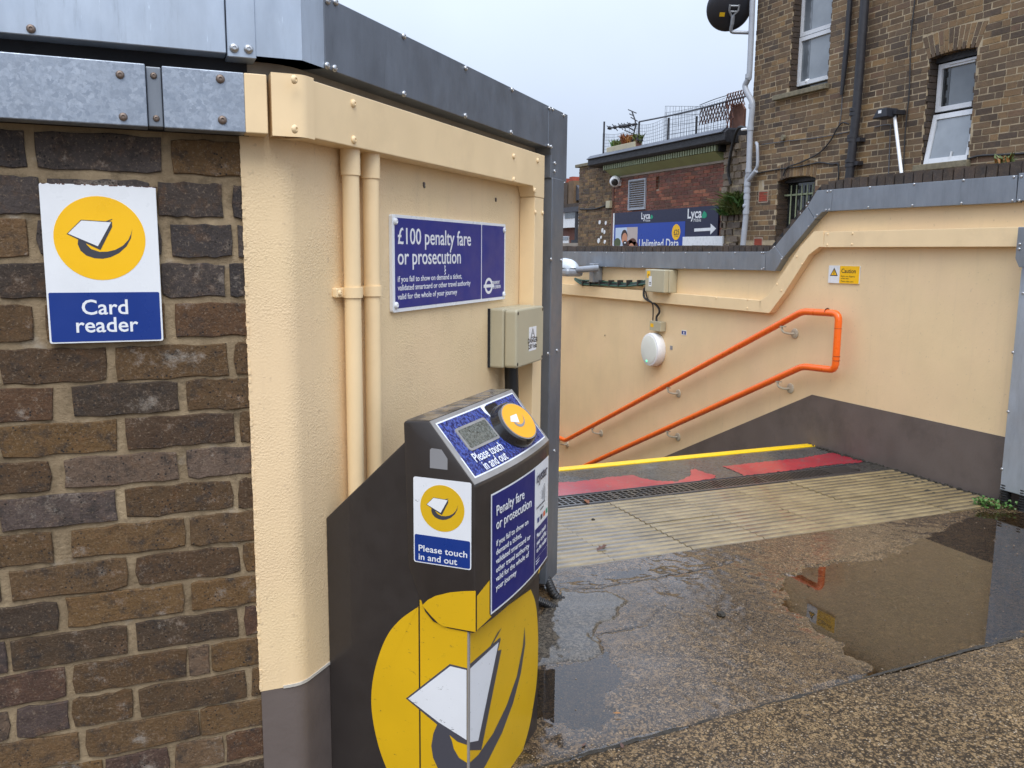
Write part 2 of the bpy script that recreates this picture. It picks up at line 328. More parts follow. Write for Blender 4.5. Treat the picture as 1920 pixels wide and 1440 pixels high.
# ------------------------------------------------------------------ builders
LOC = {}
def link(o, parent=None):
    S.collection.objects.link(o)
    if parent is not None:
        o.parent = parent
        if parent.name in LOC: o.matrix_parent_inverse = Matrix.Translation(LOC[parent.name]).inverted()
    return o
def thing(name, label, cat, loc=(0, 0, 0), group=None, kind=None):
    o = bpy.data.objects.new(name, None); o.empty_display_size = .1; S.collection.objects.link(o); o.location = loc; LOC[o.name] = Vector(loc)
    o['label'] = label
    if kind: o['kind'] = kind
    else: o['category'] = cat
    if group: o['group'] = group
    return o
def tag(o, label, cat=None, group=None, kind=None):
    o['label'] = label
    if cat: o['category'] = cat
    if group: o['group'] = group
    if kind: o['kind'] = kind
    return o
class MB:
    def __init__(m): m.v = []; m.f = []; m.r = []
    def add(m, vs, fs, r=None):
        b = len(m.v); m.v += [tuple(map(float, x)) for x in vs]; m.f += [tuple(i+b for i in f) for f in fs]; m.r += [rnd() if r is None else r]*len(fs); return m
    def box(m, fr, s0, s1, o0, o1, z0, z1, r=None):
        P = fr.P; return m.add([P(s0, o0, z0), P(s1, o0, z0), P(s1, o1, z0), P(s0, o1, z0), P(s0, o0, z1), P(s1, o0, z1), P(s1, o1, z1), P(s0, o1, z1)],
            [(0, 3, 2, 1), (4, 5, 6, 7), (0, 1, 5, 4), (1, 2, 6, 5), (2, 3, 7, 6), (3, 0, 4, 7)], r)
    def prism(m, fr, pts, o0, o1, r=None):       # pts in (s,z), extruded from o0 to o1
        n = len(pts); return m.add([fr.P(s, o0, z) for s, z in pts]+[fr.P(s, o1, z) for s, z in pts],
            [tuple(range(n))[::-1], tuple(range(n, 2*n))]+[(i, (i+1) % n, (i+1) % n+n, i+n) for i in range(n)], r)
    def tube(m, path, rad, n=8, cap=True, r=None):
        p = [Vector(x) for x in path]; vs = []; fs = []; up = Vector((0, 0, 1)); prev = None
        rr = rad if isinstance(rad, (list, tuple)) else [rad]*len(p)
        for i, c in enumerate(p):
            d = (p[min(i+1, len(p)-1)]-p[max(i-1, 0)]).normalized()
            if prev is None: a = d.cross(up if abs(d.z) < .95 else Vector((1, 0, 0))).normalized()
            else: a = (prev-d*prev.dot(d)).normalized()
            prev = a; b = d.cross(a)
            vs += [c+(a*math.cos(2*math.pi*k/n)+b*math.sin(2*math.pi*k/n))*rr[i] for k in range(n)]
        for i in range(len(p)-1): fs += [(i*n+k, i*n+(k+1) % n, (i+1)*n+(k+1) % n, (i+1)*n+k) for k in range(n)]
        if cap: fs += [tuple(range(n))[::-1], tuple(range((len(p)-1)*n, len(p)*n))]
        return m.add(vs, fs, r)
    def lathe(m, org, ax, prof, n=20, r=None):     # prof: (radius, distance along ax)
        ax = Vector(ax).normalized(); a = ax.cross(Vector((0, 0, 1)) if abs(ax.z) < .9 else Vector((1, 0, 0))).normalized(); b = ax.cross(a); org = Vector(org); vs = []; fs = []
        for rad, t in prof: vs += [org+ax*t+(a*math.cos(2*math.pi*k/n)+b*math.sin(2*math.pi*k/n))*max(rad, 1e-5) for k in range(n)]
        for i in range(len(prof)-1): fs += [(i*n+k, i*n+(k+1) % n, (i+1)*n+(k+1) % n, (i+1)*n+k) for k in range(n)]
        fs += [tuple(range(n))[::-1], tuple(range((len(prof)-1)*n, len(prof)*n))]
        return m.add(vs, fs, r)
    def build(m, name, mat, parent=None, smooth=False, bevel=0, seg=2, fix=True, attr=False, subd=0, jit=0):
        me = bpy.data.meshes.new(name); me.from_pydata(m.v, [], m.f)
        if fix or bevel:
            b = bmesh.new(); b.from_mesh(me)
            if bevel:
                bmesh.ops.remove_doubles(b, verts=b.verts, dist=1e-5)
                bmesh.ops.recalc_face_normals(b, faces=b.faces)
                es = [e for e in b.edges if len(e.link_faces) == 2 and e.calc_face_angle(0) > .45]
                bmesh.ops.bevel(b, geom=es, offset=bevel, segments=seg, affect='EDGES', profile=.5, clamp_overlap=True)
            bmesh.ops.recalc_face_normals(b, faces=b.faces); b.to_mesh(me); b.free()
        if attr:
            a = me.attributes.new('rnd', 'FLOAT', 'FACE'); a.data.foreach_set('value', m.r[:len(me.polygons)] if len(m.r) >= len(me.polygons) else [m.r[0]]*len(me.polygons))
        me.materials.append(MATS[mat])
        if smooth:
            me.polygons.foreach_set('use_smooth', [True]*len(me.polygons))
            me.set_sharp_from_angle(angle=math.radians(38))
        o = bpy.data.objects.new(name, me); return link(o, parent)
def inst(me, name, mtx, parent=None):
    o = bpy.data.objects.new(name, me); link(o, parent); o.matrix_basis = mtx; return o
def plate(fr, pts, o0, o1, name, mat, parent=None, bevel=0): return MB().prism(fr, pts, o0, o1).build(name, mat, parent, bevel=bevel)
def basis(org, x, y, z): return Matrix([[x[i], y[i], z[i], org[i]] for i in range(3)]+[[0, 0, 0, 1]])
def ell(c, rx, ry, n=48, a0=0, a1=2*math.pi): return [(c[0]+rx*math.cos(a0+(a1-a0)*i/n), c[1]+ry*math.sin(a0+(a1-a0)*i/n)) for i in range(n)]
def rrect(s0, s1, z0, z1, r, n=4):
    out = []
    for cx, cz, a in ((s1-r, z1-r, 0), (s0+r, z1-r, 90), (s0+r, z0+r, 180), (s1-r, z0+r, 270)):
        out += [(cx+r*math.cos(math.radians(a+90*i/n)), cz+r*math.sin(math.radians(a+90*i/n))) for i in range(n+1)]
    return out
def smooth_path(pts, k=6):
    p = [Vector(x) for x in pts]; out = []
    for i in range(len(p)-1):
        a, b, c, d = p[max(i-1, 0)], p[i], p[i+1], p[min(i+2, len(p)-1)]
        for j in range(k):
            t = j/k; out.append(.5*((2*b)+(c-a)*t+(2*a-5*b+4*c-d)*t*t+(3*b-3*c+d-a)*t**3))
    return out+[p[-1]]
# dome-headed security bolt, axis +Z
def bolt_mesh(name, mat, r):
    m = MB().lathe((0, 0, 0), (0, 0, 1), [(r*1.02, -.001), (r*1.05, r*.12), (r*.92, r*.42), (r*.62, r*.62), (r*.42, r*.66), (r*.34, r*.42)], 10)
    o = m.build(name, mat, smooth=True); me = o.data; bpy.data.objects.remove(o); return me
BOLT = bolt_mesh('bolt', 'bolt_steel', .0075); BOLTR = bolt_mesh('bolt_old', 'bolt_rusty', .0075); BOLTC = bolt_mesh('bolt_painted', 'cream_metal', .0085); SCREW = bolt_mesh('screw', 'print_white', .009)
def bolt(fr, s, z, o, parent, me=BOLT, k=1.): 
    x = fr.s*k; n = fr.o*k; z3 = np.array([0, 0, 1.])*k
    return inst(me, 'bolt', basis(fr.P(s, o, z), np.cross(z3, n)/k if k else x, z3, n), parent)
def bolts_px(fr, pts, o, parent, me=BOLT, k=1.):
    for x, y in pts: s, z = fr.px(x, y, o); bolt(fr, s, z, o, parent, me, k)
# lettering: queued as text curves, turned into meshes once at the end
TEXTS = []
def text(body, fr, s, z, o, size, mat, parent, bold=0., sx=1., dirs=None, align='LEFT', name='lettering', sp=1.):
    cu = bpy.data.curves.new('t', 'FONT'); cu.body = body; cu.size = size; cu.offset = bold*size; cu.extrude = .0002; cu.align_x = align; cu.resolution_u = 3; cu.space_character = sp
    if dirs: x, y, n, org = dirs
    else: x, y = fr.s, np.array([0, 0, 1.]); n = fr.o; org = fr.P(s, o, z)
    TEXTS.append((name, cu, basis(org, np.array(x)*sx, y, n), mat, parent))

# ------------------------------------------------------------------ brickwork
def brick_geo(fr, s0, s1, z0, z1, o0, o1, r, jit=.002, nx=4, fine=True):
    m = MB()
    if not fine: 
        j = lambda: U(-jit, jit)
        m.box(fr, s0+j(), s1+j(), o0, o1+j()*.35, z0+j()*.6, z1+j()*.6, r); return m
    # front lip pulled in and jittered so edges look worn
    ring = []
    cut = U(.001, .005)
    for k in range(nx+1): ring.append((s0+(s1-s0)*k/nx, z0))
    ring.append((s1, (z0+z1)/2))
    for k in range(nx, -1, -1): ring.append((s0+(s1-s0)*k/nx, z1))
    ring.append((s0, (z0+z1)/2))
    cs, cz = (s0+s1)/2, (z0+z1)/2; n = len(ring)
    A = [(s+U(-jit, jit), z+U(-jit, jit)) for s, z in ring]
    for i in range(n):      # knock the arrises
        if i in (0, nx, nx+2, 2*nx+2): A[i] = (A[i][0]+math.copysign(cut*.6, cs-A[i][0]), A[i][1]+math.copysign(cut*.5, cz-A[i][1]))
    B = [(s+math.copysign(min(.0016, abs(cs-s)), cs-s)+U(-.0008, .0008), z+math.copysign(min(.0016, abs(cz-z)), cz-z)+U(-.0008, .0008)) for s, z in A]
    dv = [U(-.0012, .0012) for _ in range(n)]
    vs = [fr.P(s, o0, z) for s, z in A]+[fr.P(s, o1-.0022+d, z) for (s, z), d in zip(A, dv)]+[fr.P(s, o1+d, z) for (s, z), d in zip(B, dv)]
    fs = [(i, (i+1) % n, (i+1) % n+n, i+n) for i in range(n)]+[(i+n, (i+1) % n+n, (i+1) % n+2*n, i+2*n) for i in range(n)]
    top = [2*n+k for k in range(nx+3, 2*nx+4-1)]
    # front face as strips between bottom and top rows
    bot = [2*n+k for k in range(nx+1)]; tp = [2*n+(2*nx+2-k) for k in range(nx+1)]
    fs += [(bot[k], bot[k+1], tp[k+1], tp[k]) for k in range(1, nx-1)]
    fs += [(bot[0], bot[1], tp[1], tp[0], 2*n+2*nx+3), (bot[nx-1], bot[nx], 2*n+nx+1, tp[nx], tp[nx-1])]
    m.add(vs, fs, r); return m
def wall_bricks(fr, rects, proud, depth, mat, parent, limit, key=None, jit=.002, fine=False, name='brick', rf=None):
    rects = sorted(rects, key=key) if key else rects
    rest = MB()
    for i, (s0, s1, z0, z1) in enumerate(rects):
        r = rf(s0, s1, z0) if rf else rnd(); m = brick_geo(fr, s0, s1, z0, z1, -depth, proud+U(-.0015, .0015), r, jit, 7 if fine and s1-s0 > .1 else 4, fine)
        if i < limit: m.build(name, mat, parent, attr=True)
        else: rest.add(m.v, m.f, r)
    if rest.v:
        o = rest.build(name+'_mass', mat, parent, attr=True); o['kind'] = 'stuff'
def courses(s0, s1, z0, z1, L=.215, H=.065, j=.01, holes=(), bond='flemish', jit=.01):
    out = []; z = z0; k = 0
    while z < z1-.02:
        s = s0-U(0, .05)-(0 if k % 2 else (L+j)*.5); i = k % 2
        while s < s1:
            w = L if (bond == 'stretch' or i % 2 == 0) else L*.48
            w += U(-jit, jit); a, b = max(s, s0), min(s+w, s1)
            segs = [(a, b)]
            for test in holes:
                new = []
                for (p, q_) in segs: new += test(p, q_, z, z+H)
                segs = new
            for (p, q_) in segs:
                if q_-p > .03: out.append((p, q_, z, min(z+H, z1)))
            s += w+j; i += 1
        z += H+j; k += 1
    return out
def hole(h0, h1, zb, zt):          # rectangular opening
    def f(a, b, z0, z1):
        if z1 <= zb or z0 >= zt: return [(a, b)]
        out = []
        if a < h0: out.append((a, min(b, h0)))
        if b > h1: out.append((max(a, h1), b))
        return out
    return f

# ================================================================== THE GROUND
def grid_obj(name, xs, ys, hf, mat, kind='structure', parent=None):
    X, Y = np.meshgrid(xs, ys); Z = hf(X, Y); nx, ny = len(xs), len(ys)
    v = np.stack([X, Y, Z], -1).reshape(-1, 3); idx = np.arange(nx*ny).reshape(ny, nx)
    f = np.stack([idx[:-1, :-1], idx[:-1, 1:], idx[1:, 1:], idx[1:, :-1]], -1).reshape(-1, 4)
    me = bpy.data.meshes.new(name); me.from_pydata(v.tolist(), [], f.tolist()); me.materials.append(MATS[mat])
    me.polygons.foreach_set('use_smooth', [True]*len(me.polygons))
    o = bpy.data.objects.new(name, me); link(o, parent)
    if kind: o['kind'] = kind
    return o
def vnoise(X, Y, sc, seed=0):
    f = np.frompyfunc(lambda a, b: mnoise.noise((a*sc+seed, b*sc-seed, seed*.7)), 2, 1); return f(X, Y).astype(float)
def inside(X, Y, poly):
    r = np.zeros(X.shape, bool); n = len(poly)
    for i in range(n):
        (x0, y0), (x1, y1) = poly[i], poly[(i+1) % n]
        if y0 == y1: continue
        c = ((Y > y0) != (Y > y1)) & (X < (x1-x0)*(Y-y0)/(y1-y0)+x0); r ^= c
    return r
def sdist(X, Y, poly):
    d = np.full(X.shape, 1e9); n = len(poly)
    for i in range(n):
        (x0, y0), (x1, y1) = poly[i], poly[(i+1) % n]; dx, dy = x1-x0, y1-y0; t = np.clip(((X-x0)*dx+(Y-y0)*dy)/(dx*dx+dy*dy+1e-12), 0, 1)
        d = np.minimum(d, np.hypot(X-x0-t*dx, Y-y0-t*dy))
    return np.where(inside(X, Y, poly), -d, d)
PUD = [[(985, 1262), (1040, 1246), (1090, 1236), (1150, 1240), (1178, 1262), (1165, 1285), (1135, 1300), (1122, 1318), (1128, 1335), (1150, 1345), (1120, 1360), (1062, 1370), (1030, 1348), (985, 1352)],
       [(1480, 1088), (1530, 1068), (1600, 1056), (1680, 1036), (1740, 1008), (1790, 985), (1840, 962), (1990, 958), (2060, 1140), (1850, 1217), (1700, 1266), (1640, 1266), (1600, 1220), (1555, 1190), (1500, 1160), (1470, 1122)],
       [(1020, 1090), (1100, 1070), (1250, 1046), (1290, 1058), (1272, 1072), (1180, 1086), (1100, 1094), (1030, 1104)],
       [(1075, 1412), (1140, 1396), (1200, 1382), (1265, 1362), (1262, 1370), (1200, 1392), (1130, 1408), (1080, 1420)],
       [(1216, 1098), (1245, 1090), (1270, 1100), (1268, 1112), (1236, 1112)],
       [(1180, 1180), (1230, 1160), (1245, 1190), (1225, 1215), (1190, 1215)]]
PUDG = [[gpx(*p) for p in poly] for poly in PUD]
JA, JB = gpx(1040, 1432), gpx(1920, 1192)           # long joint between the slabs
def joint_y(X): return JA[1]+(X-JA[0])*(JB[1]-JA[1])/(JB[0]-JA[0])
def hground(X, Y):
    n1 = vnoise(X, Y, 2.2, 3); n2 = vnoise(X, Y, 11, 5); n3 = vnoise(X, Y, 38, 9)
    z = .0045+.003*n1+.0022*n2+.0016*n3
    for i, poly in enumerate(PUDG):
        d = sdist(X, Y, poly)+.03*n2+.014*n3
        dep = (.010, .012, .006, .007, .004, .003)[i]
        z -= dep*np.clip(.5-d/.11, 0, 1.2)
    jd = Y-joint_y(X)+.012*n2+.006*n3                # near slab sits a little proud, broken arris, open joint
    z += np.where(jd < 0, .011, 0)*np.clip(-jd/.02, 0, 1)
    z -= .013*np.exp(-(jd/.010)**2)
    for (c, w, dp) in ((CRK1, .006, .007), (CRK2, .005, .006), (CRK3, .004, .005)):
        dd = np.full(X.shape, 9.)
        for (x0, y0), (x1, y1) in zip(c[:-1], c[1:]):
            dx, dy = x1-x0, y1-y0; t = np.clip(((X-x0)*dx+(Y-y0)*dy)/(dx*dx+dy*dy), 0, 1); dd = np.minimum(dd, np.hypot(X-x0-t*dx, Y-y0-t*dy))
        z -= dp*np.exp(-((dd+.006*n3)/w)**2)
    return z
CRK1 = [gpx(*p) for p in ((1040, 1098), (1075, 1106), (1130, 1102), (1165, 1094), (1250, 1082), (1330, 1066), (1380, 1052))]
CRK2 = [gpx(*p) for p in ((1100, 1180), (1106, 1196), (1130, 1210), (1142, 1226))]
CRK3 = [gpx(*p) for p in ((1108, 1194), (1150, 1186), (1190, 1178), (1220, 1168))]
xs = np.concatenate([np.linspace(.3, 3.6, 300), np.linspace(3.615, 4.235, 30)]); ys = np.linspace(1.0, 3.122, 210)
def wetfield(X, Y):
    d = np.minimum(np.minimum(sdist(X, Y, PUDG[0]), sdist(X, Y, PUDG[1])), sdist(X, Y, PUDG[2])); far = np.clip((Y-joint_y(X))/.05+.5, 0, 1)
    n = vnoise(X, Y, 1.5, 41); base = far*(.70+.6*n)+(1-far)*(.06+.35*n); k = np.clip(1-d/.6, 0, 1)
    return np.clip(base+(1-base)*k*k*(.35+.65*far), 0, 1)
def add_wet(o):
    me = o.data; co = np.empty(len(me.vertices)*3); me.vertices.foreach_get('co', co); co = co.reshape(-1, 3)
    a = me.attributes.new('wet', 'FLOAT', 'POINT'); a.data.foreach_set('value', wetfield(co[:, 0], co[:, 1]).astype(np.float32))
fg = grid_obj('forecourt', xs, ys, hground, 'wet_aggregate'); add_wet(fg); fg['label'] = 'wet exposed aggregate concrete forecourt with puddles and cracks'
def strip(name, label, pts, w, zf, parent=None):
    L_ = []
    for a, b in zip(pts[:-1], pts[1:]):
        n = max(2, int(math.hypot(b[0]-a[0], b[1]-a[1])/.012)); L_ += [(a[0]+(b[0]-a[0])*k/n, a[1]+(b[1]-a[1])*k/n) for k in range(n)]
    L_.append(pts[-1]); X = np.array([q_[0] for q_ in L_]); Y = np.array([q_[1] for q_ in L_])
    Y = Y+.006*vnoise(X, Y, 9, 31)+.004*vnoise(X, Y, 40, 33); Z = zf(X, Y); vs = []; fs = []
    for i in range(len(X)):
        ww = w*max(.15, .7+.9*mnoise.noise((X[i]*14, Y[i]*14, 2.)))*min(1, (i+.3)/6, (len(X)-i-.3)/6)
        vs += [(X[i], Y[i]-ww/2, Z[i]+.0022), (X[i], Y[i]+ww/2, Z[i]+.0022)]
    for i in range(len(X)-1): fs.append((2*i, 2*i+2, 2*i+3, 2*i+1))
    return MB().add(vs, fs).build(name, 'dirt_dark', fg, fix=False)
strip('slab_joint', '', [(JA[0]-.5, joint_y(JA[0]-.5)), (2.0, joint_y(2.0)), (3.4, joint_y(3.4))], .017, lambda X, Y: hground(X, Y)*0+.0015)
for c_ in (CRK1, CRK2, CRK3): strip('crack', '', c_, .007, lambda X, Y: hground(X, Y)+.002)
# smoother cement patch by the reader
PATCH = [gpx(*p) for p in ((1010, 1150), (1050, 1105), (1100, 1112), (1140, 1106), (1180, 1130), (1150, 1165), (1110, 1182), (1125, 1205), (1140, 1230), (1060, 1246), (1000, 1255), (960, 1220))]
def patchz(X, Y): 
    d = sdist(X, Y, PATCH)+.02*vnoise(X, Y, 14, 21); return np.where(d < 0, hground(X, Y)+.0035*np.clip(-d/.03, 0, 1), -.04)
px_, py_ = zip(*PATCH)
pg = grid_obj('cement_patch', np.linspace(min(px_)-.05, max(px_)+.05, 70), np.linspace(min(py_)-.05, max(py_)+.05, 60), patchz, 'wet_concrete'); add_wet(pg); pg['label'] = 'pale smooth cement patch in the forecourt beside the card reader'
# water in the hollows: one level sheet per puddle
for i, poly in enumerate(PUDG):
    cx, cy = sum(p[0] for p in poly)/len(poly), sum(p[1] for p in poly)/len(poly)
    pts = []
    for (x, y) in poly:
        d = math.hypot(x-cx, y-cy); k = (d+.07)/d; pts.append((cx+(x-cx)*k, min(cy+(y-cy)*k, 3.115)))
    pts = [(min(x, 4.23), y) for x, y in pts]
    ar = sum(pts[k-1][0]*pts[k][1]-pts[k][0]*pts[k-1][1] for k in range(len(pts)))
    if ar < 0: pts = pts[::-1]
    w = MB().add([(x, y, -.0008-.0002*i) for x, y in pts], [tuple(range(len(pts)))]).build('puddle', 'water', fix=False)
    tag(w, ('sky-reflecting puddle at the foot of the card reader', 'broad shallow puddle mirroring the stair wall and grey post', 'thin strip of water along the tactile paving edge',
            'water lying in the open joint between the slabs', 'small round patch of water on the concrete', 'faint film of water on the rough concrete')[i], kind='structure')
# the rest of the place's ground
m = MB()
def sheet_rect(x0, x1, y0, y1, z): m.add([(x0, y0, z), (x1, y0, z), (x1, y1, z), (x0, y1, z)], [(0, 1, 2, 3)])
sheet_rect(-40, .3, -40, 3.122, .003); sheet_rect(.3, 4.235, -40, 1.0, .008); sheet_rect(4.30, 90, -40, 120, -.02); sheet_rect(-40, 1.3, 3.122, 120, -.01); sheet_rect(1.3, 4.235, 13, 120, -.01)
o = m.build('ground', 'wet_aggregate', fix=False); o['kind'] = 'structure'; o['label'] = 'wet ground running on around the station forecourt'

# landing strip before the stairs
def hland(X, Y): return .001+.0012*vnoise(X, Y, 6, 4)+.0006*vnoise(X, Y, 30, 2)
ld = grid_obj('landing', np.linspace(1.3, 4.235, 120), np.linspace(4.118, 4.625, 40), hland, 'wet_landing'); ld.data.attributes.new('wet', 'FLOAT', 'POINT').data.foreach_set('value', [.75]*len(ld.data.vertices)); ld['label'] = 'wet grey concrete landing strip before the stairs'
bs = grid_obj('bedding_strip', np.linspace(4.0, 4.235, 14), np.linspace(3.122, 4.118, 60), lambda X, Y: .004+.006*vnoise(X, Y, 20, 2)+.006*vnoise(X, Y, 55, 8), 'dirt_dark'); bs['label'] = 'dark gritty dirt strip between tactile paving and wall'
# worn red paint
RED = [[(1020, 912), (1036, 906), (1082, 904), (1145, 895), (1187, 892), (1200, 896), (1227, 902), (1270, 904), (1295, 893), (1294, 883), (1302, 880), (1315, 885), (1340, 892), (1342, 897), (1295, 905), (1245, 914), (1195, 917), (1095, 926), (1020, 938)],
       [(1355, 875), (1420, 868), (1500, 860), (1540, 853), (1566, 849), (1629, 864), (1606, 869), (1560, 872), (1530, 876), (1490, 882), (1440, 888), (1394, 893), (1380, 885)]]
for i, pl in enumerate(RED):
    g = [gpx(*p) for p in pl]; n = len(g); gx = []
    for k in range(n):
        a, b = g[k], g[(k+1) % n]; st = max(2, int(math.hypot(b[0]-a[0], b[1]-a[1])/.012))
        gx += [(a[0]+(b[0]-a[0])*j/st+U(-.007, .007), a[1]+(b[1]-a[1])*j/st+U(-.009, .009)) for j in range(st)]
    gx = [(min(x, 4.23), max(4.122, y)) for x, y in gx]
    o = MB().add([(x, y, .0036) for x, y in gx], [tuple(range(len(gx)))]).build('red_paint', 'wet_red', ld, fix=False)
# stairs going down along the wall
st = thing('stairs', 'concrete stairs going down beside the cream wall', None, (2.8, 4.69, 0), kind='structure')
MB().box(Fr((0, 0), (1, 0), (0, 1)), 1.5, 4.238, 4.625, 4.695, -.2, .008).build('nosing', 'nosing_yellow', st, bevel=.004)
for k in range(15):
    y = 4.695+.31*k; z = -.145*(k+1)
    MB().box(Fr((0, 0), (1, 0), (0, 1)), 1.5, 4.238, y, y+.31, z-.2, z).build('step', 'wet_landing', st)
MB().box(Fr((0, 0), (1, 0), (0, 1)), 1.5, 4.238, 4.695+.31*15, 13, -2.6, -2.32).build('lower_landing', 'wet_landing', st)

# tactile paving: corduroy slabs
tp = thing('tactile_paving', 'ribbed buff corduroy tactile paving across the top of the stairs', None, (2.8, 3.5, 0), kind='structure')
def tile_mesh(w, name):
    m = MB(); prof = [(-.2, -.03), (-.2, .0052)]
    for k in range(8):
        y = -.175+.05*k; prof += [(y-.0125, .0052), (y-.007, .0098), (y+.007, .0098), (y+.0125, .0052)]
    prof += [(.1985, .0052), (.1985, -.03)]; n = len(prof)
    m.add([(-w/2+.0015, y, z) for y, z in prof]+[(w/2-.0015, y, z) for y, z in prof], [(i, i+1, i+1+n, i+n) for i in range(n-1)]+[tuple(range(n))[::-1], tuple(range(n, 2*n))])
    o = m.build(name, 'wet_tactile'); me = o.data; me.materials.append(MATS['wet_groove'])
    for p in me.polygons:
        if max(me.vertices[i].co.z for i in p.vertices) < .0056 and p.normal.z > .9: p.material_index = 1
    bpy.data.objects.remove(o); return me
TM = tile_mesh(.4, 'slab'); TC = tile_mesh(.215, 'slab_cut')
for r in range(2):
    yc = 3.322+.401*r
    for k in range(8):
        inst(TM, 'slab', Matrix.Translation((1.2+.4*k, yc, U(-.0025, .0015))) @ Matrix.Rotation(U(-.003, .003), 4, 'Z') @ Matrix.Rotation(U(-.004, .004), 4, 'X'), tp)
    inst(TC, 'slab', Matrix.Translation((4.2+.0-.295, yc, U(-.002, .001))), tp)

# drainage channel
dc = thing('drainage_channel', 'black cast iron slot drain between red strip and tactile paving', 'drain', (2.8, 4.02, 0))
FG = Fr((0, 0), (1, 0), (0, 1))
MB().box(FG, 1.3, 4.13, 3.93, 4.115, -.12, -.06).build('channel_bed', 'dark_gap', dc)
MB().box(FG, 1.3, 4.13, 3.925, 3.94, -.06, .006).build('edge_rail', 'cast_iron', dc); MB().box(FG, 1.3, 4.13, 4.105, 4.118, -.06, .007).build('edge_rail', 'cast_iron', dc)
x = 1.3; k = 0
while x < 4.1:
    w = min(.498, 4.13-x); m = MB(); m.box(FG, x, x+w, 3.941, 3.958, -.02, .005); m.box(FG, x, x+w, 4.088, 4.104, -.02, .005)
    if x < 2.4:
        for yy in (3.99, 4.02, 4.055): m.box(FG, x, x+w, yy-.004, yy+.004, -.02, .0045)
        nb = 13
    else: nb = 20
    for j in range(nb+1): xx = x+.006+(w-.012)*j/nb; m.box(FG, xx-.0048, xx+.0048, 3.958, 4.088, -.02, .0048)
    m.build('grate', 'grate_iron', dc); x += .5; k += 1

# ================================================================== STATION WALL (brick, then splayed and rendered)
sw = thing('station_wall', 'stock brick wall turning into a cream rendered splay with grey metal coping', 'wall', (.1, 2.0, 0))
XE = .183                                                    # where render starts
MB().box(FB, -3.2, XE+.03, -.34, -.0055, -.05, 1.70).build('mortar_bed', 'mortar', sw)
ZR = {}; rows = []
jt = .0055
zc = [1.503, 1.418, 1.338, 1.258, 1.177, 1.0935]+[1.0935-.0727*k for k in range(1, 16)]
# joints surveyed per course (image x at the course centre): pairs of brick ends
SV = [[(-150, 47), (67, 302), (322, 470)], [(-160, -62), (-42, 76), (92, 280), (297, 416), (437, 470)], [(-90, 52), (72, 300), (322, 435), (448, 472)], [(-150, -20), (-4, 195), (215, 292), (304, 421), (434, 473)],
      [(-140, 62), (88, 308), (330, 475)], [(-180, -12), (2, 197), (220, 427), (442, 476)], [(-120, 98), (137, 333), (352, 478)], [(-190, -18), (0, 217), (237, 440), (452, 478)], [(-110, 92), (122, 333), (350, 480)],
      [(-200, -20), (-2, 217), (237, 436), (450, 480)], [(-110, 95), (133, 345), (358, 482)], [(-190, -2), (17, 240), (257, 450), (460, 484)], [(-100, 107), (127, 343), (360, 485)], [(-190, 8), (22, 238), (257, 447), (462, 488)],
      [(-90, 123), (138, 350), (358, 392), (400, 490)], [(-190, 12), (30, 125), (135, 250), (262, 463), (474, 492)], [(-80, 147), (162, 374), (379, 494)], [(-180, 26), (40, 190), (200, 318), (330, 420), (428, 496)], [(-70, 145), (160, 375), (388, 498)], [(-170, 30), (45, 262), (278, 485)]]
rects = []
for i, z in enumerate(zc[:-1]):
    h = .068 if i < 6 else .0635
    if i < len(SV):
        y = 295+i*66
        # image row of this course near the middle of the wall
        for it in range(12):
            s_, zz = FB.px(250, y, 0); y += (zz-z)*860
        pr = [(FB.px(a, y, 0)[0], FB.px(b, y, 0)[0]) for a, b in SV[i]]
    else: pr = [(-.45+.225*k+.11*(i % 2), -.45+.225*k+.11*(i % 2)+.213) for k in range(3)]
    left = pr[0][0]-.012
    while left > -1.6: pr.insert(0, (left-.213, left)); left -= .225
    for a, b in pr:
        b = min(b, XE+.02)
        if b-a > .012: rects.append((a-.002, b+.002, z-h/2+U(-.0015, .0015), z+h/2+U(-.0015, .0015)))
wall_bricks(FB, rects, .0, .06, 'brick_near', sw, 400, jit=.0026, fine=True, rf=lambda s0, s1, z0: U(0, .2) if z0 > 1.22 and rnd() < .75 else (U(.2, 1)))  # upper courses take darker tints: soot and trunking shade put into the colour
# top course behind the trunking, under the coping: recess shade put into its near-black colour
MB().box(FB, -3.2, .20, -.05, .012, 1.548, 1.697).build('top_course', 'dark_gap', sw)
# rendered part: short return in line with the brick, soft bend, long splay
def bend_prof(o, s0, s1, n=7, r=.06):     # plan outline along the face at offset o: from FB s0 round the bend to FD s1
    pts = [FB.P(s0, o, 0)[:2]]
    a = np.array(FB.P(.275+o*math.tan((math.pi/2-DA)/2)*1.0, o, 0)[:2])      # corner of the two offset faces
    if r:
        p0 = a-np.array([r, 0]); p1 = a+np.array(FD.s[:2])*r
        for i in range(n+1):
            t = i/n; q_ = (1-t)**2*p0+2*t*(1-t)*a+t*t*p1; pts.append(tuple(q_))
    else: pts.append(tuple(a))
    pts.append(FD.P(s1, o, 0)[:2]); return pts
def bent(name, mat, o0, o1, s0, s1, z0, z1, parent, r0=.05, r1=.05, bevel=0, wav=0):
    A = bend_prof(o0, s0, s1, r=r0); B = bend_prof(o1, s0, s1, r=r1); n = len(A); poly = A+B[::-1]; N_ = len(poly)
    m = MB().add([(x, y, z0) for x, y in poly]+[(x, y, z1) for x, y in poly], [(i, i+1, 2*n-2-i, 2*n-1-i) for i in range(n-1)]+[(N_+i, N_+i+1, N_+2*n-2-i, N_+2*n-1-i) for i in range(n-1)]+[(i, (i+1) % N_, (i+1) % N_+N_, i+N_) for i in range(N_)])
    return m.build(name, mat, parent, smooth=True, bevel=bevel)
SE = 1.70
bent('render', 'cream_stipple', -.30, .004, XE, SE-.01, .345, 1.655, sw, .02, .026)
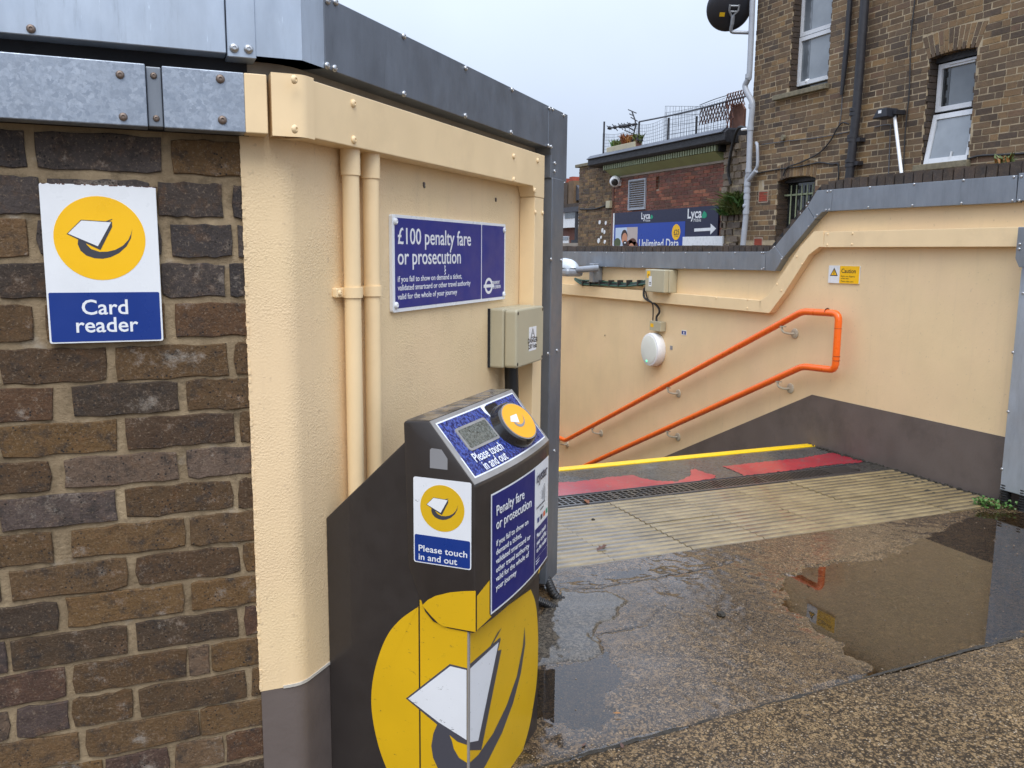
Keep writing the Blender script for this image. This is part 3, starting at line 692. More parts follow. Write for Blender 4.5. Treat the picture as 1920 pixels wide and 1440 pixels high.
bent('plinth', 'plinth_grey', -.30, .0035, XE+.002, SE-.01, -.05, .345, sw, .02, .024)
# ragged render edge against the brick
m = MB()
for k in range(130): z = .35+1.2*k/130; m.box(FB, XE-.0005-abs(random.gauss(0, .0008)), XE+.004, -.012, .0045+U(-.002, .0015), z, z+.0092)
m.build('render_edge', 'cream_stipple', sw)
bent('top_bed', 'render_grey', -.30, .006, .20, SE-.02, 1.655, 1.697, sw, .02, .05)
bent('plinth_lip', 'stone_lip', -.02, .0062, XE+.05, .9, .3435, .350, sw, .02, .026)
# metal coping: overlapping panels with bolts
def cop_piece(fr, s0, s1, o, name, mat, z0=1.694, z1=1.838):
    return MB().box(fr, s0, s1, -.36, o, z0, z1).build(name, mat, sw, bevel=.0015, seg=1)
CO = .062
s_a, s_b = FB.px(424, 60, CO)[0], FB.px(479, 60, CO)[0]
c1 = cop_piece(FB, -3.2, s_a-.001, CO, 'coping', 'bright_sheet')
c2 = cop_piece(FB, s_a+.001, s_b, CO+.003, 'coping', 'bright_sheet', 1.688, 1.842)
s_c = FD.px(607, 60, CO)[0]; s_d = FD.px(1027, 240, CO)[0]
bc = bent('coping', 'bright_sheet', -.36, CO, s_b, s_c, 1.694, 1.838, sw, 0, 0)
bc.data.materials.append(MATS['slate_sheet'])  # bright sky and dark house reflections put into two sheet colours at the bend
for p in bc.data.polygons:
    c = p.center; sN = (np.array(c)-FD.g)@FD.s
    if sN > .03 : p.material_index = 1
c3 = cop_piece(FD, s_c+.0015, s_d-.0015, CO+.001, 'coping', 'slate_sheet')
s_e = FD.px(1063, 220, CO)[0]
ce = plate(FD, [(s_d, 1.694), (s_d, 1.838), (s_e, 1.838), (s_e, 1.59), (s_d+.035, 1.59), (s_d+.035, 1.67), (s_d+.025, 1.694)], -.36, CO+.003, 'coping', 'slate_sheet', sw, bevel=.002)
bolts_px(FB, [(58, 54)], CO+.001, c1, BOLTR); bolts_px(FB, [(439, 90), (466, 92)], CO+.004, c2, k=1.15)
bolts_px(FB, [(-80, 45), (-200, 40)], CO+.001, c1, BOLTR)
bolts_px(FD, [(613, 123), (627, 128), (614, 2), (629, 4), (757, 68), (757, 176), (873, 128), (872, 217), (960, 168), (958, 248)], CO+.002, c3)
bolts_px(FD, [(1030, 203), (1036, 205), (1028, 273), (1033, 275), (1057, 216), (1040, 306), (1039.5, 321)], CO+.004, ce, k=.9)
# end casing hanging from the coping
s0_, s1_ = FD.px(1036.5, 340, .07)[0], FD.px(1058, 340, .07)[0]
cs = MB().box(FD, s0_, s1_, -.20, .070, .035, 1.592).build('end_casing', 'slate_sheet', sw, bevel=.003)
bolts_px(FD, [(1033, 486), (1052, 488), (1027, 663), (1044, 657), (1021, 860), (1039, 845)], .0705, cs, k=.85)
MB().box(FD, SE-.012, s0_, -.28, -.02, .0, 1.66).build('end_return', 'dark_gap', sw)  # recess beside the casing, its shade painted in as near-black
# hidden side wall of the stairwell
XS = FD.P(s1_, 0, 0)[0]
o = MB().box(Fr((0, 0), (1, 0), (0, 1)), XS-.34, XS-.02, 3.15, 13, -2.6, 1.58).build('stair_side_wall', 'cream_smooth'); tag(o, 'cream rendered wall on the near side of the stairs, behind the grey end post', 'wall')

ew = thing('stairwell_end_wall', 'cream wall with a dark passage opening at the foot of the stairs', 'wall', (2.8, 10.7, -2.3))
MB().box(FG, XS-.02, 2.05, 10.6, 10.95, -2.6, 1.3).build('pier', 'cream_smooth', ew); MB().box(FG, 3.75, 4.239, 10.6, 10.95, -2.6, 1.3).build('pier', 'cream_smooth', ew); MB().box(FG, 2.05, 3.75, 10.6, 10.95, -.05, 1.3).build('lintel_wall', 'cream_smooth', ew); MB().box(FG, 2.05, 3.75, 11.6, 11.7, -2.6, 0).build('passage_back', 'dark_gap', ew); MB().box(FG, XS-.02, 4.239, 10.56, 10.99, 1.301, 1.42).build('coping', 'grey_sheet', ew)
# cable trunking along the station wall
tk = thing('cable_trunking', 'box cable trunking, galvanised then painted cream, under the station wall coping', 'trunking', (.3, 1.85, 1.55))
TO = .062; TZ0, TZ1 = 1.548, 1.662
a, b, c, d, e = [FB.px(x, 190, TO)[0] for x in (275, 291, 305, 459, 508)]
t1 = MB().box(FB, -3.2, a, .012, TO, TZ0, TZ1).build('section', 'galvanised', tk, bevel=.002)
t2 = MB().box(FB, a+.001, c, .012, TO-.012, TZ0+.002, TZ1-.002).build('joint_cover', 'grey_sheet', tk, bevel=.002)
t3 = MB().box(FB, c+.001, d, .012, TO, TZ0, TZ1-.001).build('section', 'galvanised', tk, bevel=.002)
t4 = MB().box(FB, d, e-.007, .0122, TO, TZ0, TZ1-.001).build('section', 'cream_metal', tk, bevel=.002)
f_ = FD.px(587, 200, TO)[0]
t5 = bent('bend_cover', 'cream_metal', .008, TO+.003, e+.001, f_, TZ0-.003, TZ1+.004, tk, .0, .012, bevel=0)
sv0, sv1 = 1.343, FD.px(1021, 330, TO)[0]
t6 = MB().prism(FD, [(f_-.02, TZ0), (sv0-.02, TZ0), (sv0, TZ0-.035), (sv1, TZ0-.035), (sv1, TZ1), (f_-.02, TZ1)], .005, TO).build('section', 'cream_metal', tk, bevel=.002)
t7 = MB().box(FD, sv0+.002, sv1-.002, .005, TO-.001, .02, TZ0-.036).build('drop_section', 'cream_metal', tk, bevel=.002)
bolts_px(FB, [(225, 140), (231, 219)], TO+.0005, t1, BOLTR); bolts_px(FB, [(413, 148), (417, 225)], TO+.0005, t3, BOLTR, 1.1)
bolts_px(FB, [(288, 142), (293, 222)], TO-.0115, t2, BOLTR, .8)
bolts_px(FD, [(551, 149), (552, 242)], TO+.0035, t5, BOLTC); bolts_px(FD, [(662, 194), (663, 262), (963, 293), (963, 337), (1008, 301), (1002, 357)], TO+.0005, t6, BOLTC)
bolts_px(FD, [(1004, 398), (1017, 399), (998, 640)], TO, t7, BOLTC, .8)

# ================================================================== WALL ALONG THE STAIRS
rw = thing('stair_wall', 'cream rendered wall with grey plinth and stepped metal coping along the stairs', 'wall', (4.4, 6, 0))
Y1, Y2 = 4.715, 5.225                                       # where the coping steps down
def rpoly(zu, zl, pts_hi=(1.0, 4.70), zb=-2.6): return None
MB().prism(FR, [(.8, -.05), (4.70, -.05), (4.70, 0), (13, -3.9), (13, 1.28), (5.20, 1.28), (4.68, 1.70), (.8, 1.70)], -.32, -.0, ).build('render', 'cream_smooth', rw)
plin = FR.poly([(1881, 819), (1522.5, 739)], .003)
MB().prism(FR, [(.8, -.04), (4.66, -.04), (8.6, -2.0), (8.6, -1.47), (plin[1][0], .357), (.8, .357)], -.02, .0035).build('plinth', 'plinth_grey', rw)
def cpx(pts, name, mat='grey_sheet', o=.05): return plate(FR, FR.poly(pts, o), -.02, o, name, mat, rw, bevel=.0015)
sE = FR.px(1908, 350, .05)[0]
p0 = plate(FR, [(.8, 1.612), (sE-.002, 1.612), (sE-.002, 1.752), (.8, 1.752)], -.02, .052, 'coping', 'grey_sheet', rw, bevel=.0015)
p1 = cpx([(1562, 355), (1907.5, 328.3), (1904.5, 379.3), (1558, 395.6)], 'coping')
p2 = cpx([(1531.7, 357.2), (1561.4, 355), (1557.4, 395.6), (1541, 397.5), (1528.5, 411), (1513.8, 387)], 'coping', o=.053)
p3 = cpx([(1513.2, 387.6), (1528, 411.6), (1468.5, 483.5), (1453.5, 461.5)], 'coping')
p4 = cpx([(1436.5, 472), (1441, 471), (1452.8, 462), (1468, 484), (1453, 508.3), (1434.8, 507)], 'coping', o=.053)
p5 = cpx([(1172.5, 472.3), (1435.8, 472), (1434.2, 507), (1171.5, 501.8)], 'coping')
z5 = FR.px(1171, 501.5, .05)[1]; s5 = FR.px(1171.5, 490, .05)[0]; z5t = FR.px(1171, 472.3, .05)[1]
p6 = plate(FR, [(s5+.003, z5), (13, z5), (13, z5t), (s5+.003, z5t)], -.02, .05, 'coping', 'grey_sheet', rw, bevel=.0015)
bolts_px(FR, [(1631, 351.5), (1714, 345.5), (1806.5, 338), (1628, 388.5), (1710.5, 385), (1802.5, 381), (1901, 332), (1898, 376)], .0505, p1)
bolts_px(FR, [(1551.5, 359), (1557.5, 358.5), (1548.5, 393.5), (1554.5, 393), (1516, 380), (1532, 403)], .0535, p2, k=.9)
bolts_px(FR, [(1501, 400), (1516, 424.5), (1512, 386), (1528, 408.5), (1467, 482.5), (1450, 465)], .0505, p3, k=.8)
bolts_px(FR, [(1431.5, 474), (1432, 503), (1452, 463), (1465, 486)], .0535, p4, k=.9)
bolts_px(FR, [(1205, 475), (1244, 475), (1285, 474.5), (1329.5, 474.5), (1378, 474), (1205, 500), (1284, 502), (1328, 503), (1376, 504.5), (1428, 474), (1428, 505)], .0505, p5, k=.9)
bolts_px(FR, [(1078, 474), (1107, 474), (1137, 474), (1167, 474.5), (1078, 498), (1136, 500)], .0505, p6, k=.9)
bolts_px(FR, [(1915, 331), (1911, 376)], .0525, p0)
# soot-black brick on edge along the top
hi = [(.8, 1.825), (4.62, 1.825), (4.78, 1.80), (5.26, 1.392), (13, 1.40)]
def top_z(y):
    for (a, za), (b, zb) in zip(hi[:-1], hi[1:]):
        if a <= y <= b: return za+(zb-za)*(y-a)/(b-a)
y = 1.0; k = 0
while y < 12.8:
    w = .068 if y < 8 else .2; zt = min(top_z(y), top_z(min(y+w, 12.9)))+U(-.007, .004); zt2 = top_z(y+w)+U(-.007, .004)
    m = MB().prism(FR, [(y+U(0, .003), zt-.24), (y+w-.004, zt2-.24), (y+w-.004+U(-.002, .002), zt2), (y+U(0, .004), zt)], -.30, -.022+U(-.004, .003), rnd()); m.build('brick', 'brick_sooty', rw, attr=True); y += w+.003; k += 1
MB().prism(FR, [(.8, 1.60), (4.62, 1.60), (5.2, 1.2), (13, 1.2)]+[(a, z-.018) for a, z in hi[::-1]], -.29, -.03).build('top_mortar', 'dark_gap', rw)

# its own trunking
t2k = thing('cable_trunking', 'cream painted trunking stepping down along the stair wall under its coping', 'trunking', (4.2, 5, 1.2))
O2 = .055
def trp(pts, name): return plate(FR, FR.poly(pts, O2), 0.0005, O2, name, 'cream_metal', t2k, bevel=.0015)
a = FR.px(1545, 450, O2)[0]
q1 = plate(FR, [(.8, 1.376), (a, 1.376), (a, 1.477), (.8, 1.477)], .0005, O2, 'section', 'cream_metal', t2k, bevel=.0015)
q2 = trp([(1526, 434), (1544, 433.4), (1544, 463), (1536, 463), (1516, 478), (1470, 550), (1443, 586), (1441, 587), (1424.5, 585.5), (1424.5, 563.6), (1440, 554), (1500, 463)], 'bend_section')
q3 = trp([(1051, 532), (1426, 563.5), (1425, 585.5), (1051, 551)], 'section')
a, b = FR.px(1052, 532, O2), FR.px(1052, 551, O2)
q4 = plate(FR, [(a[0]+.002, b[1]), (13, b[1]), (13, a[1]), (a[0]+.002, a[1])], .0005, O2, 'section', 'cream_metal', t2k)
bolts_px(FR, [(1552, 439), (1551, 459), (1598.5, 438), (1597, 458)], O2+.0005, q1, BOLTC, .8)
bolts_px(FR, [(1494, 481), (1503.5, 495), (1456.5, 533), (1465, 545)], O2+.0005, q2, BOLTC, .8)
bolts_px(FR, [(1402, 562), (1401, 578), (1343, 559), (1092, 538), (1204, 562)], O2+.0005, q3, BOLTC, .8)
# cable post at the right edge
cp = thing('cable_casing', 'tall grey metal cable casing on the stair wall at the right edge', 'casing', (4.2, 3.0, .08))
ya = FR.px(1886, 800, .07)[0]
cc = MB().box(FR, 2.93, ya, .004, .07, .085, 1.30).build('casing', 'bright_sheet', cp, bevel=.003)
yb = FR.px(1911, 470, .075)[0]
cb = MB().prism(FR, [(2.9, 1.27), (yb-.025, 1.27), (yb, 1.315), (yb, 1.475), (2.9, 1.475)], .0565, .10).build('head_box', 'grey_sheet', cp, bevel=.003)
bolts_px(FR, [(1890, 772), (1878.5, 879.5), (1899, 661), (1918, 550)], .0705, cc); bolts_px(FR, [(1912, 458), (1911, 467)], .1005, cb)

# ================================================================== LOGO (card on a disc with a swoosh), unit disc coordinates
def nl(pts): return [((x-188)/86, -(y-447)/78) for x, y in pts]
LG_CARD = nl([(129, 439), (155, 414.6), (210, 416.8), (182.7, 461.7)])
LG_LINE = nl([(126.6, 439.6), (154.4, 413.2), (200, 415), (212, 410.5), (213, 411.3), (206, 414.9), (211.8, 415.6), (211.6, 425), (187, 468.6), (180, 465.4)])
LG_SW = nl([(147, 449), (145.5, 458), (150, 470), (160, 479), (175, 484), (190, 485), (205, 482), (222, 474), (237, 461), (246, 446), (249.8, 428), (247, 437), (241, 449), (230, 460), (215, 468), (200, 471.5), (185, 472), (170, 467), (163, 460), (158, 452)])
def logo(fr, c, rx, rz, o, parent, yl='print_yellow', dk='print_dark', names=('disc', 'swoosh', 'card_outline', 'card')):
    f = lambda P: [(c[0]+x*rx, c[1]+z*rz) for x, z in P]
    plate(fr, ell(c, rx, rz), o, o+.0004, names[0], yl, parent)
    plate(fr, f(LG_SW), o+.0005, o+.0007, names[1], dk, parent); plate(fr, f(LG_LINE), o+.0005, o+.0009, names[2], dk, parent); plate(fr, f(LG_CARD), o+.001, o+.0012, names[3], 'print_white', parent)
# ------------------------------------------------------------------ card reader sign
sg = thing('card_reader_sign', 'white and blue card reader sign with yellow disc on the brick wall', 'sign', FB.P(-.08, .01, 1.29))
O = .013
plate(FB, rrect(-.1835, .0195, 1.1375, 1.4405, .004), .002, O, 'panel', 'print_white', sg, bevel=.0008)
a, b = FB.px(89.5, 548, O), FB.px(303, 637, O)
plate(FB, rrect(a[0]+.0008, b[0], 1.1405, a[1]-.001, .003), O, O+.0004, 'caption_panel', 'print_blue', sg)
logo(FB, FB.px(188, 447, O), .0805, .0800, O, sg)
s_, z_ = FB.px(198, 589, O); text('Card', FB, s_, z_, O+.0006, .041, 'print_white', sg, .012, 1.02, align='CENTER')
s_, z_ = FB.px(201, 622, O); text('reader', FB, s_, z_, O+.0006, .041, 'print_white', sg, .012, 1.02, align='CENTER')
m = MB()
for k in range(40): s_ = -.183+.202*rnd(); m.box(FB, s_, s_+U(.002, .008), O-.001, O+.0003, 1.4405-U(.0006, .002), 1.4407)
m.build('rust_edge', 'rust', sg)
# ------------------------------------------------------------------ penalty fare sign
ps = thing('penalty_fare_sign', 'blue penalty fare notice with white border on the cream splayed wall', 'sign', FD.P(.83, .01, 1.28))
O = .014; a, b = FD.px(735, 400, O), FD.px(947, 560.5, O)
s0, s1, z0, z1 = a[0], b[0], 1.1635, 1.4135
plate(FD, rrect(s0, s1, z0, z1, .006), .004, O, 'panel', 'print_white', ps, bevel=.0008)
dv = FD.px(902.5, 480, O)[0]
plate(FD, rrect(s0+.012, dv-.002, z0+.010, z1-.008, .004), O, O+.0005, 'main_panel', 'print_violet', ps); plate(FD, rrect(dv+.004, s1-.012, z0+.010, z1-.008, .004), O, O+.0005, 'side_panel', 'print_violet', ps)
def tfit(body, fr, x0, x1, yb, o, size, mat, parent, bold, flip=False, sp=1.):      # lettering from image x0 to x1 on base line yb
    a, b = fr.px(x0, yb, o), fr.px(x1, yb, o); tfit.q.append((body, fr, a, b, o, size, mat, parent, bold, flip, sp))
tfit.q = []
for body, x0, x1, y, sz, bo in (('£100 penalty fare', 746, 883, 457, .060, .008), ('or prosecution', 746, 864, 496, .060, .008), ('if you fail to show on demand a ticket,', 746, 866, 529, .0215, .006), ('validated smartcard or other travel authority', 746, 882, 545, .0215, .006), ('valid for the whole of your journey', 746, 857, 562, .0215, .006)):
    tfit(body, FD, x0, x1, y, O+.0007, sz, 'print_white', ps, bo)
c = FD.px(916, 536, O); R1, R2 = .026, .017
ring = ell(c, R1*1.25, R1, 32); inner = ell(c, R2*1.25, R2, 32); n = 32
MB().add([FD.P(s, O+.0008, z) for s, z in ring]+[FD.P(s, O+.0008, z) for s, z in inner], [(i, (i+1) % n, (i+1) % n+n, i+n) for i in range(n)]).build('roundel_ring', 'print_white', ps, fix=False)
plate(FD, [(c[0]-.042, c[1]-.005), (c[0]+.042, c[1]-.005), (c[0]+.042, c[1]+.005), (c[0]-.042, c[1]+.005)], O+.0009, O+.0011, 'roundel_bar', 'print_white', ps)
tfit('TRANSPORT', FD, 922.5, 937, 533.5, O+.0007, .0155, 'print_white', ps, .01); tfit('FOR LONDON', FD, 922.5, 938.5, 541.5, O+.0007, .0155, 'print_white', ps, .01)
bolts_px(FD, [(741, 415), (742.5, 572.5), (945, 431.5), (944, 551.5)], O+.0005, ps, SCREW)
m = MB(); s_, z_ = FD.px(834, 497, O)
m.tube([FD.P(s_+U(-.003, .003), O+.0009, z_-.028*k/6) for k in range(7)], [.0007, .0018, .001, .0022, .0012, .0016, .0005], 5); m.build('scratch', 'print_white', ps)
# ------------------------------------------------------------------ two conduits with clips
for nm, s, lb in (('left', .197, 'left one of two cream painted conduits on the splayed wall'), ('right', .286, 'right one of two cream painted conduits, nearer the penalty notice')):
    cd = thing('conduit', lb, 'conduit', FD.P(s, .03, .02), 'cream conduits on the splayed wall')
    r = .0195; O = .030
    MB().tube([FD.P(s, O, .02), FD.P(s, O, 1.55)], r, 18).build('pipe', 'cream_metal', cd, smooth=True)
    MB().tube([FD.P(s, O, 1.49), FD.P(s, O, 1.55)], r+.003, 18).build('coupling', 'cream_metal', cd, smooth=True)
    cl = MB().tube([FD.P(s, O, 1.213), FD.P(s, O, 1.237)], r+.004, 18).build('clip', 'cream_metal', cd, smooth=True)
    MB().box(FD, s-.046, s+.03, .003, .018, 1.214, 1.236).build('clip_base', 'cream_metal', cl, bevel=.003)
    bolt(FD, s-.036, 1.225, .018, cl, BOLTC, .8)
# ------------------------------------------------------------------ junction box on the splayed wall
jb = thing('junction_box', 'beige junction box with danger label on the cream drop trunking', 'junction box', FD.P(1.2, 0, .94))
s0, s1, z0, z1 = 1.067, 1.335, .943, 1.138
MB().box(FD, s0, s1, .006, .060, z0, z1).build('base', 'box_plastic', jb, bevel=.006)
plate(FD, rrect(s0+.001, s1-.001, z0+.001, z1-.001, .012), .0615, .104, 'lid', 'box_plastic', jb, bevel=.006)
for s, z in ((s0+.014, z0+.014), (s1-.014, z0+.014), (s0+.014, z1-.014), (s1-.014, z1-.014)): MB().lathe(FD.P(s, .1035, z), FD.o, [(.006, 0), (.006, .0008), (.003, .001)], 10).build('lid_screw', 'print_black', jb)
MB().box(FD, s0-.004, s0, .004, .012, z0, z1).build('sealant', 'dark_gap', jb)
a, b = FD.px(992, 614, .104), FD.px(1005, 655, .104)
lbp = plate(FD, [(a[0], b[1]), (b[0], b[1]), (b[0], a[1]), (a[0], a[1])], .104, .1046, 'label', 'print_white', jb)
w = b[0]-a[0]; h = a[1]-b[1]; cx = (a[0]+b[0])/2
tri = [(cx-.3*w, b[1]+.55*h), (cx+.3*w, b[1]+.55*h), (cx, b[1]+.95*h)]; tri2 = [(cx-.2*w, b[1]+.585*h), (cx+.2*w, b[1]+.585*h), (cx, b[1]+.86*h)]
plate(FD, tri, .1046, .1049, 'hazard_triangle', 'print_black', lbp); plate(FD, tri2, .105, .1052, 'hazard_field', 'print_white', lbp)
bolt_z = [(cx+.02*w, b[1]+.8*h), (cx-.07*w, b[1]+.69*h), (cx+.01*w, b[1]+.69*h), (cx-.03*w, b[1]+.61*h), (cx+.08*w, b[1]+.72*h), (cx, b[1]+.72*h)]
plate(FD, bolt_z, .1053, .1055, 'hazard_bolt', 'print_black', lbp)
text('DANGER', FD, cx, b[1]+.34*h, .1049, .026*w/.08, 'print_black', lbp, .02, 1., align='CENTER'); text('230 Volts', FD, cx, b[1]+.1*h, .1049, .024*w/.08, 'print_black', lbp, .02, 1., align='CENTER')
o = MB().tube([FD.P(1.175, .045, .945), FD.P(1.177, .047, .85), FD.P(1.18, .05, .4), FD.P(1.2, .06, .03)], .024, 14).build('black_duct', 'black_rubber', smooth=True); tag(o, 'black cable duct dropping from the beige junction box behind the reader', 'duct')
# ------------------------------------------------------------------ black corrugated conduits at the foot of the posts
def corrug(path, r, label, n=14):
    p = smooth_path(path, 10); L_ = [0]
    for a, b in zip(p[:-1], p[1:]): L_.append(L_[-1]+(b-a).length)
    m = MB(); pts = []; rad = []; tot = L_[-1]; k = int(tot/.0035)
    for i in range(k+1):
        d = tot*i/k; j = max(0, min(len(p)-2, next((q for q in range(len(L_)-1) if L_[q+1] >= d), len(p)-2))); t = (d-L_[j])/max(1e-6, L_[j+1]-L_[j])
        pts.append(p[j].lerp(p[j+1], t)); rad.append(r*(1+.10*(1 if (i//2) % 2 else -1)))
    m.tube(pts, rad, n); o = m.build('corrugated_conduit', 'black_rubber', smooth=False); return tag(o, label, 'conduit', 'black corrugated conduits at the posts')
c0 = FD.P(1.56, .02, .13); e0 = gpx(1040, 1122); e1 = gpx(1028, 1140)
corrug([(c0[0], c0[1], .06), (c0[0]+.02, c0[1]-.03, .045), (e0[0], e0[1], .014), (e0[0]+.04, e0[1]-.02, -.015)], .016, 'upper black corrugated conduit entering the ground beside the card reader')
corrug([FD.P(1.50, .03, .06), (e1[0]-.05, e1[1]+.05, .04), (e1[0], e1[1], .012), (e1[0]+.04, e1[1]-.02, -.015)], .016, 'lower black corrugated conduit entering the ground beside the card reader')
corrug([(4.195, 3.13, .12), (4.195, 3.13, .05), (4.19, 3.125, -.02)], .027, 'left black corrugated conduit below the grey casing at the right edge')
corrug([(4.195, 3.02, .12), (4.195, 3.02, .05), (4.19, 3.02, -.02)], .026, 'right black corrugated conduit below the grey casing at the right edge')

# ================================================================== CARD READER
cv = thing('card_reader', 'dark metal card reader post with yellow pad and big yellow card emblem', 'card reader', FD.P(.34, .2, 0))
S0, S1 = .105, .578
body = [(0.004, -.02), (0.004, .705), (.222, .914), (.30, .914), (.30, .6), (.367, .5), (.367, -.02)]
MB().prism(FS, body, 0, -(S1-S0)).build('body', 'validator_paint', cv, bevel=.003)
MB().box(FS, .2445, .2475, -.01, .0006, -.01, .545).build('seam', 'print_black', cv); MB().box(FS, .3655, .3695, -.006, .0006, -.01, .5).build('corner_strip', 'validator_edge', cv)
# head: profile extruded across, front bowed
prof = [(.212, .949), (.218, .9535), (.275, .957), (.3815, .828), (.3845, .822), (.386, .494), (.380, .4895), (.318, .4905), (.282, .500), (.262, .520), (.252, .545), (.222, .62)]
ncol = 12; m = MB(); vs = []; NP = len(prof); H0, H1 = S0-.004, .592
def bow(t): return .016*(1-(2*t-1)**2)
for k in range(ncol+1):
    t = k/ncol; s = H0+(H1-H0)*t
    for o, z in prof: vs.append(FD.P(s, o+(bow(t) if o > .36 else bow(t)*.3 if o > .3 else 0), z))
fs = [(k*NP+i, k*NP+(i+1) % NP, (k+1)*NP+(i+1) % NP, (k+1)*NP+i) for k in range(ncol) for i in range(NP)]+[tuple(range(NP))[::-1], tuple(range(ncol*NP, (ncol+1)*NP))]
hd = m.add(vs, fs).build('head', 'validator_paint', cv, smooth=True, bevel=.003)
# lighter rim along the top slope, and the wet flat top
ed = np.array([.3815-.275, .828-.957]); SL = float(np.hypot(*ed)); ed /= SL; en = np.array([-ed[1], ed[0]])
def slope(s, t, h=0.):      # point on the sloping face: s across, t down the slope, h off the face
    k = (s-H0)/(H1-H0); b = bow(k)*min(1, max(0, t/SL))
    return FD.P(s, .275+ed[0]*t+en[0]*h+b, .957+ed[1]*t+en[1]*h)
def slope_sheet(name, mat, poly_s0, poly_s1, t0, t1, h, parent, n=14, inset=0):
    m = MB(); vs = []
    for k in range(n+1):
        s = poly_s0+(poly_s1-poly_s0)*k/n; vs += [slope(s, t0, h), slope(s, t1, h), slope(s, t1, -.001), slope(s, t0, -.001)]
    fs = []
    for k in range(n):
        a = 4*k; b = a+4; fs += [(a, a+1, b+1, b), (a+1, a+2, b+2, b+1), (a+3, a, b, b+3)]
    return m.add(vs, fs+[(0, 3, 2, 1), (4*n, 4*n+1, 4*n+2, 4*n+3)]).build(name, mat, parent)
fp = slope_sheet('face_rim', 'validator_edge', H0+.0015, H1-.0015, .0005, SL+.0015, .0009, hd)
slope_sheet('face_border', 'print_white', H0+.016, H1-.016, .010, SL-.011, .0014, hd); 
bl = slope_sheet('face_panel', 'wet_blue', H0+.020, H1-.020, .0135, SL-.0145, .0019, hd)
sv_ = slope
m = MB(); pts = [(.352, .011), (.385, .013), (.377, .034), (.372, .052), (.366, .060), (.360, .040), (.352, .030)]
m.add([slope(s, t, .0024) for s, t in pts], [tuple(range(len(pts)))]).build('torn_film', 'print_white', bl, fix=False)
MB().prism(FD, [(H0+.006, .9545), (H1-.006, .9545), (H1-.006, .9548), (H0+.006, .9548)], .2, .2001)
wt = MB(); wt.add([FD.P(H0+.004, .2145, .9535), FD.P(H1-.004, .2145, .9535), FD.P(H1-.004, .2745, .9578), FD.P(H0+.004, .2745, .9578)], [(0, 1, 2, 3)]); wt.build('wet_top', 'wet_top', hd, fix=False)
# display window
def slope_poly(name, mat, pts, h0, h1, parent):
    n = len(pts); m = MB().add([slope(s, t, h0) for s, t in pts]+[slope(s, t, h1) for s, t in pts], [tuple(range(n))[::-1], tuple(range(n, 2*n))]+[(i, (i+1) % n, (i+1) % n+n, i+n) for i in range(n)]); return m.build(name, mat, parent)
dsp = slope_poly('display_frame', 'validator_edge', rrect(.166, .328, .039, .099, .008), .0019, .0045, bl); slope_poly('display', 'wet_lcd', rrect(.174, .320, .045, .093, .004), .0045, .0052, dsp)
# touch pad: sloped oval puck with yellow top
def oval(c, rs, rt, n=40): return [(c[0]+rs*math.cos(2*math.pi*i/n), c[1]+rt*math.sin(2*math.pi*i/n)) for i in range(n)]
PC = (.436, .088); n = 40; R_ = [(oval((PC[0]-.002, PC[1]), .102, .062), .0018), (oval((PC[0]-.002, PC[1]), .099, .060), .010), (oval((PC[0]-.007, PC[1]), .092, .056), .024), (oval((PC[0]-.007, PC[1]), .086, .053), .027)]
vs = [slope(s, t, h) for ring, h in R_ for s, t in ring]
pad = MB().add(vs, [(j*n+i, j*n+(i+1) % n, (j+1)*n+(i+1) % n, (j+1)*n+i) for j in range(3) for i in range(n)]+[tuple(range(3*n, 4*n))]).build('touch_pad', 'black_plastic', hd, smooth=True)
C_ = (PC[0]-.007, PC[1])
slope_poly('pad_rim', 'validator_edge', oval(C_, .084, .0515), 0.0268, 0.0276, pad)
slope_poly('pad_disc', 'print_amber', oval(C_, .079, .0483), 0.0276, 0.0282, pad)
lp = lambda P: [(C_[0]+x*.079*.8-.006, C_[1]-z*.0483*.8-.003) for x, z in P]
slope_poly('pad_swoosh', 'print_grey', lp(LG_SW), 0.0283, 0.0285, pad); slope_poly('pad_card', 'print_white', lp(LG_CARD), 0.0286, 0.0288, pad)
slope_poly('pad_recess', 'black_plastic', rrect(.366, .44, .016, .060, .01), .0019, .004, bl)
# words on the slope
xd = np.array(slope(.3, .12))-np.array(slope(.2, .12)); xd /= np.linalg.norm(xd); yd = np.array(slope(.2, 0.))-np.array(slope(.2, .1)); yd /= np.linalg.norm(yd); nd = np.cross(xd, yd)
for body_, s, t in (('Please touch', .150, .1275), ('in and out', .165, .1515)): text(body_, None, 0, 0, 0, .033, 'print_white', bl, .006, .9, dirs=(xd, yd, nd, slope(s, t, .0075)))
# side stickers
a, b = FS.px(775, 893, .0045), FS.px(883.5, 1066, .0045)
stk = plate(FS, rrect(a[0], b[0], b[1]-.004, a[1], .005), .0005, .0048, 'side_sticker', 'vinyl_white', hd)
zc_ = FS.px(829, 1008, .005)[1]
plate(FS, rrect(a[0]+.0025, b[0]-.0025, b[1]-.0015, zc_, .004), .0048, .0052, 'caption', 'print_blue', stk)
logo(FS, FS.px(829, 953.5, .005), .0535, .0525, .0048, stk, 'print_mustard')
for body_, x0, x1, y in (('Please touch', 785, 876, 1032.5), ('in and out', 785, 857, 1048.5)): tfit(body_, FS, x0, x1, y, .0054, .0205, 'print_white', stk, .008)
a, b = FS.px(806, 840, .0045), FS.px(839, 881, .0045)
plate(FS, [(a[0], b[1]), (b[0], b[1]), (b[0], b[1]+.024), (a[0]+.028, a[1]-.001), (a[0]+.004, a[1]), (a[0], a[1]-.004)], .0005, .0046, 'asset_label', 'print_grey', hd)
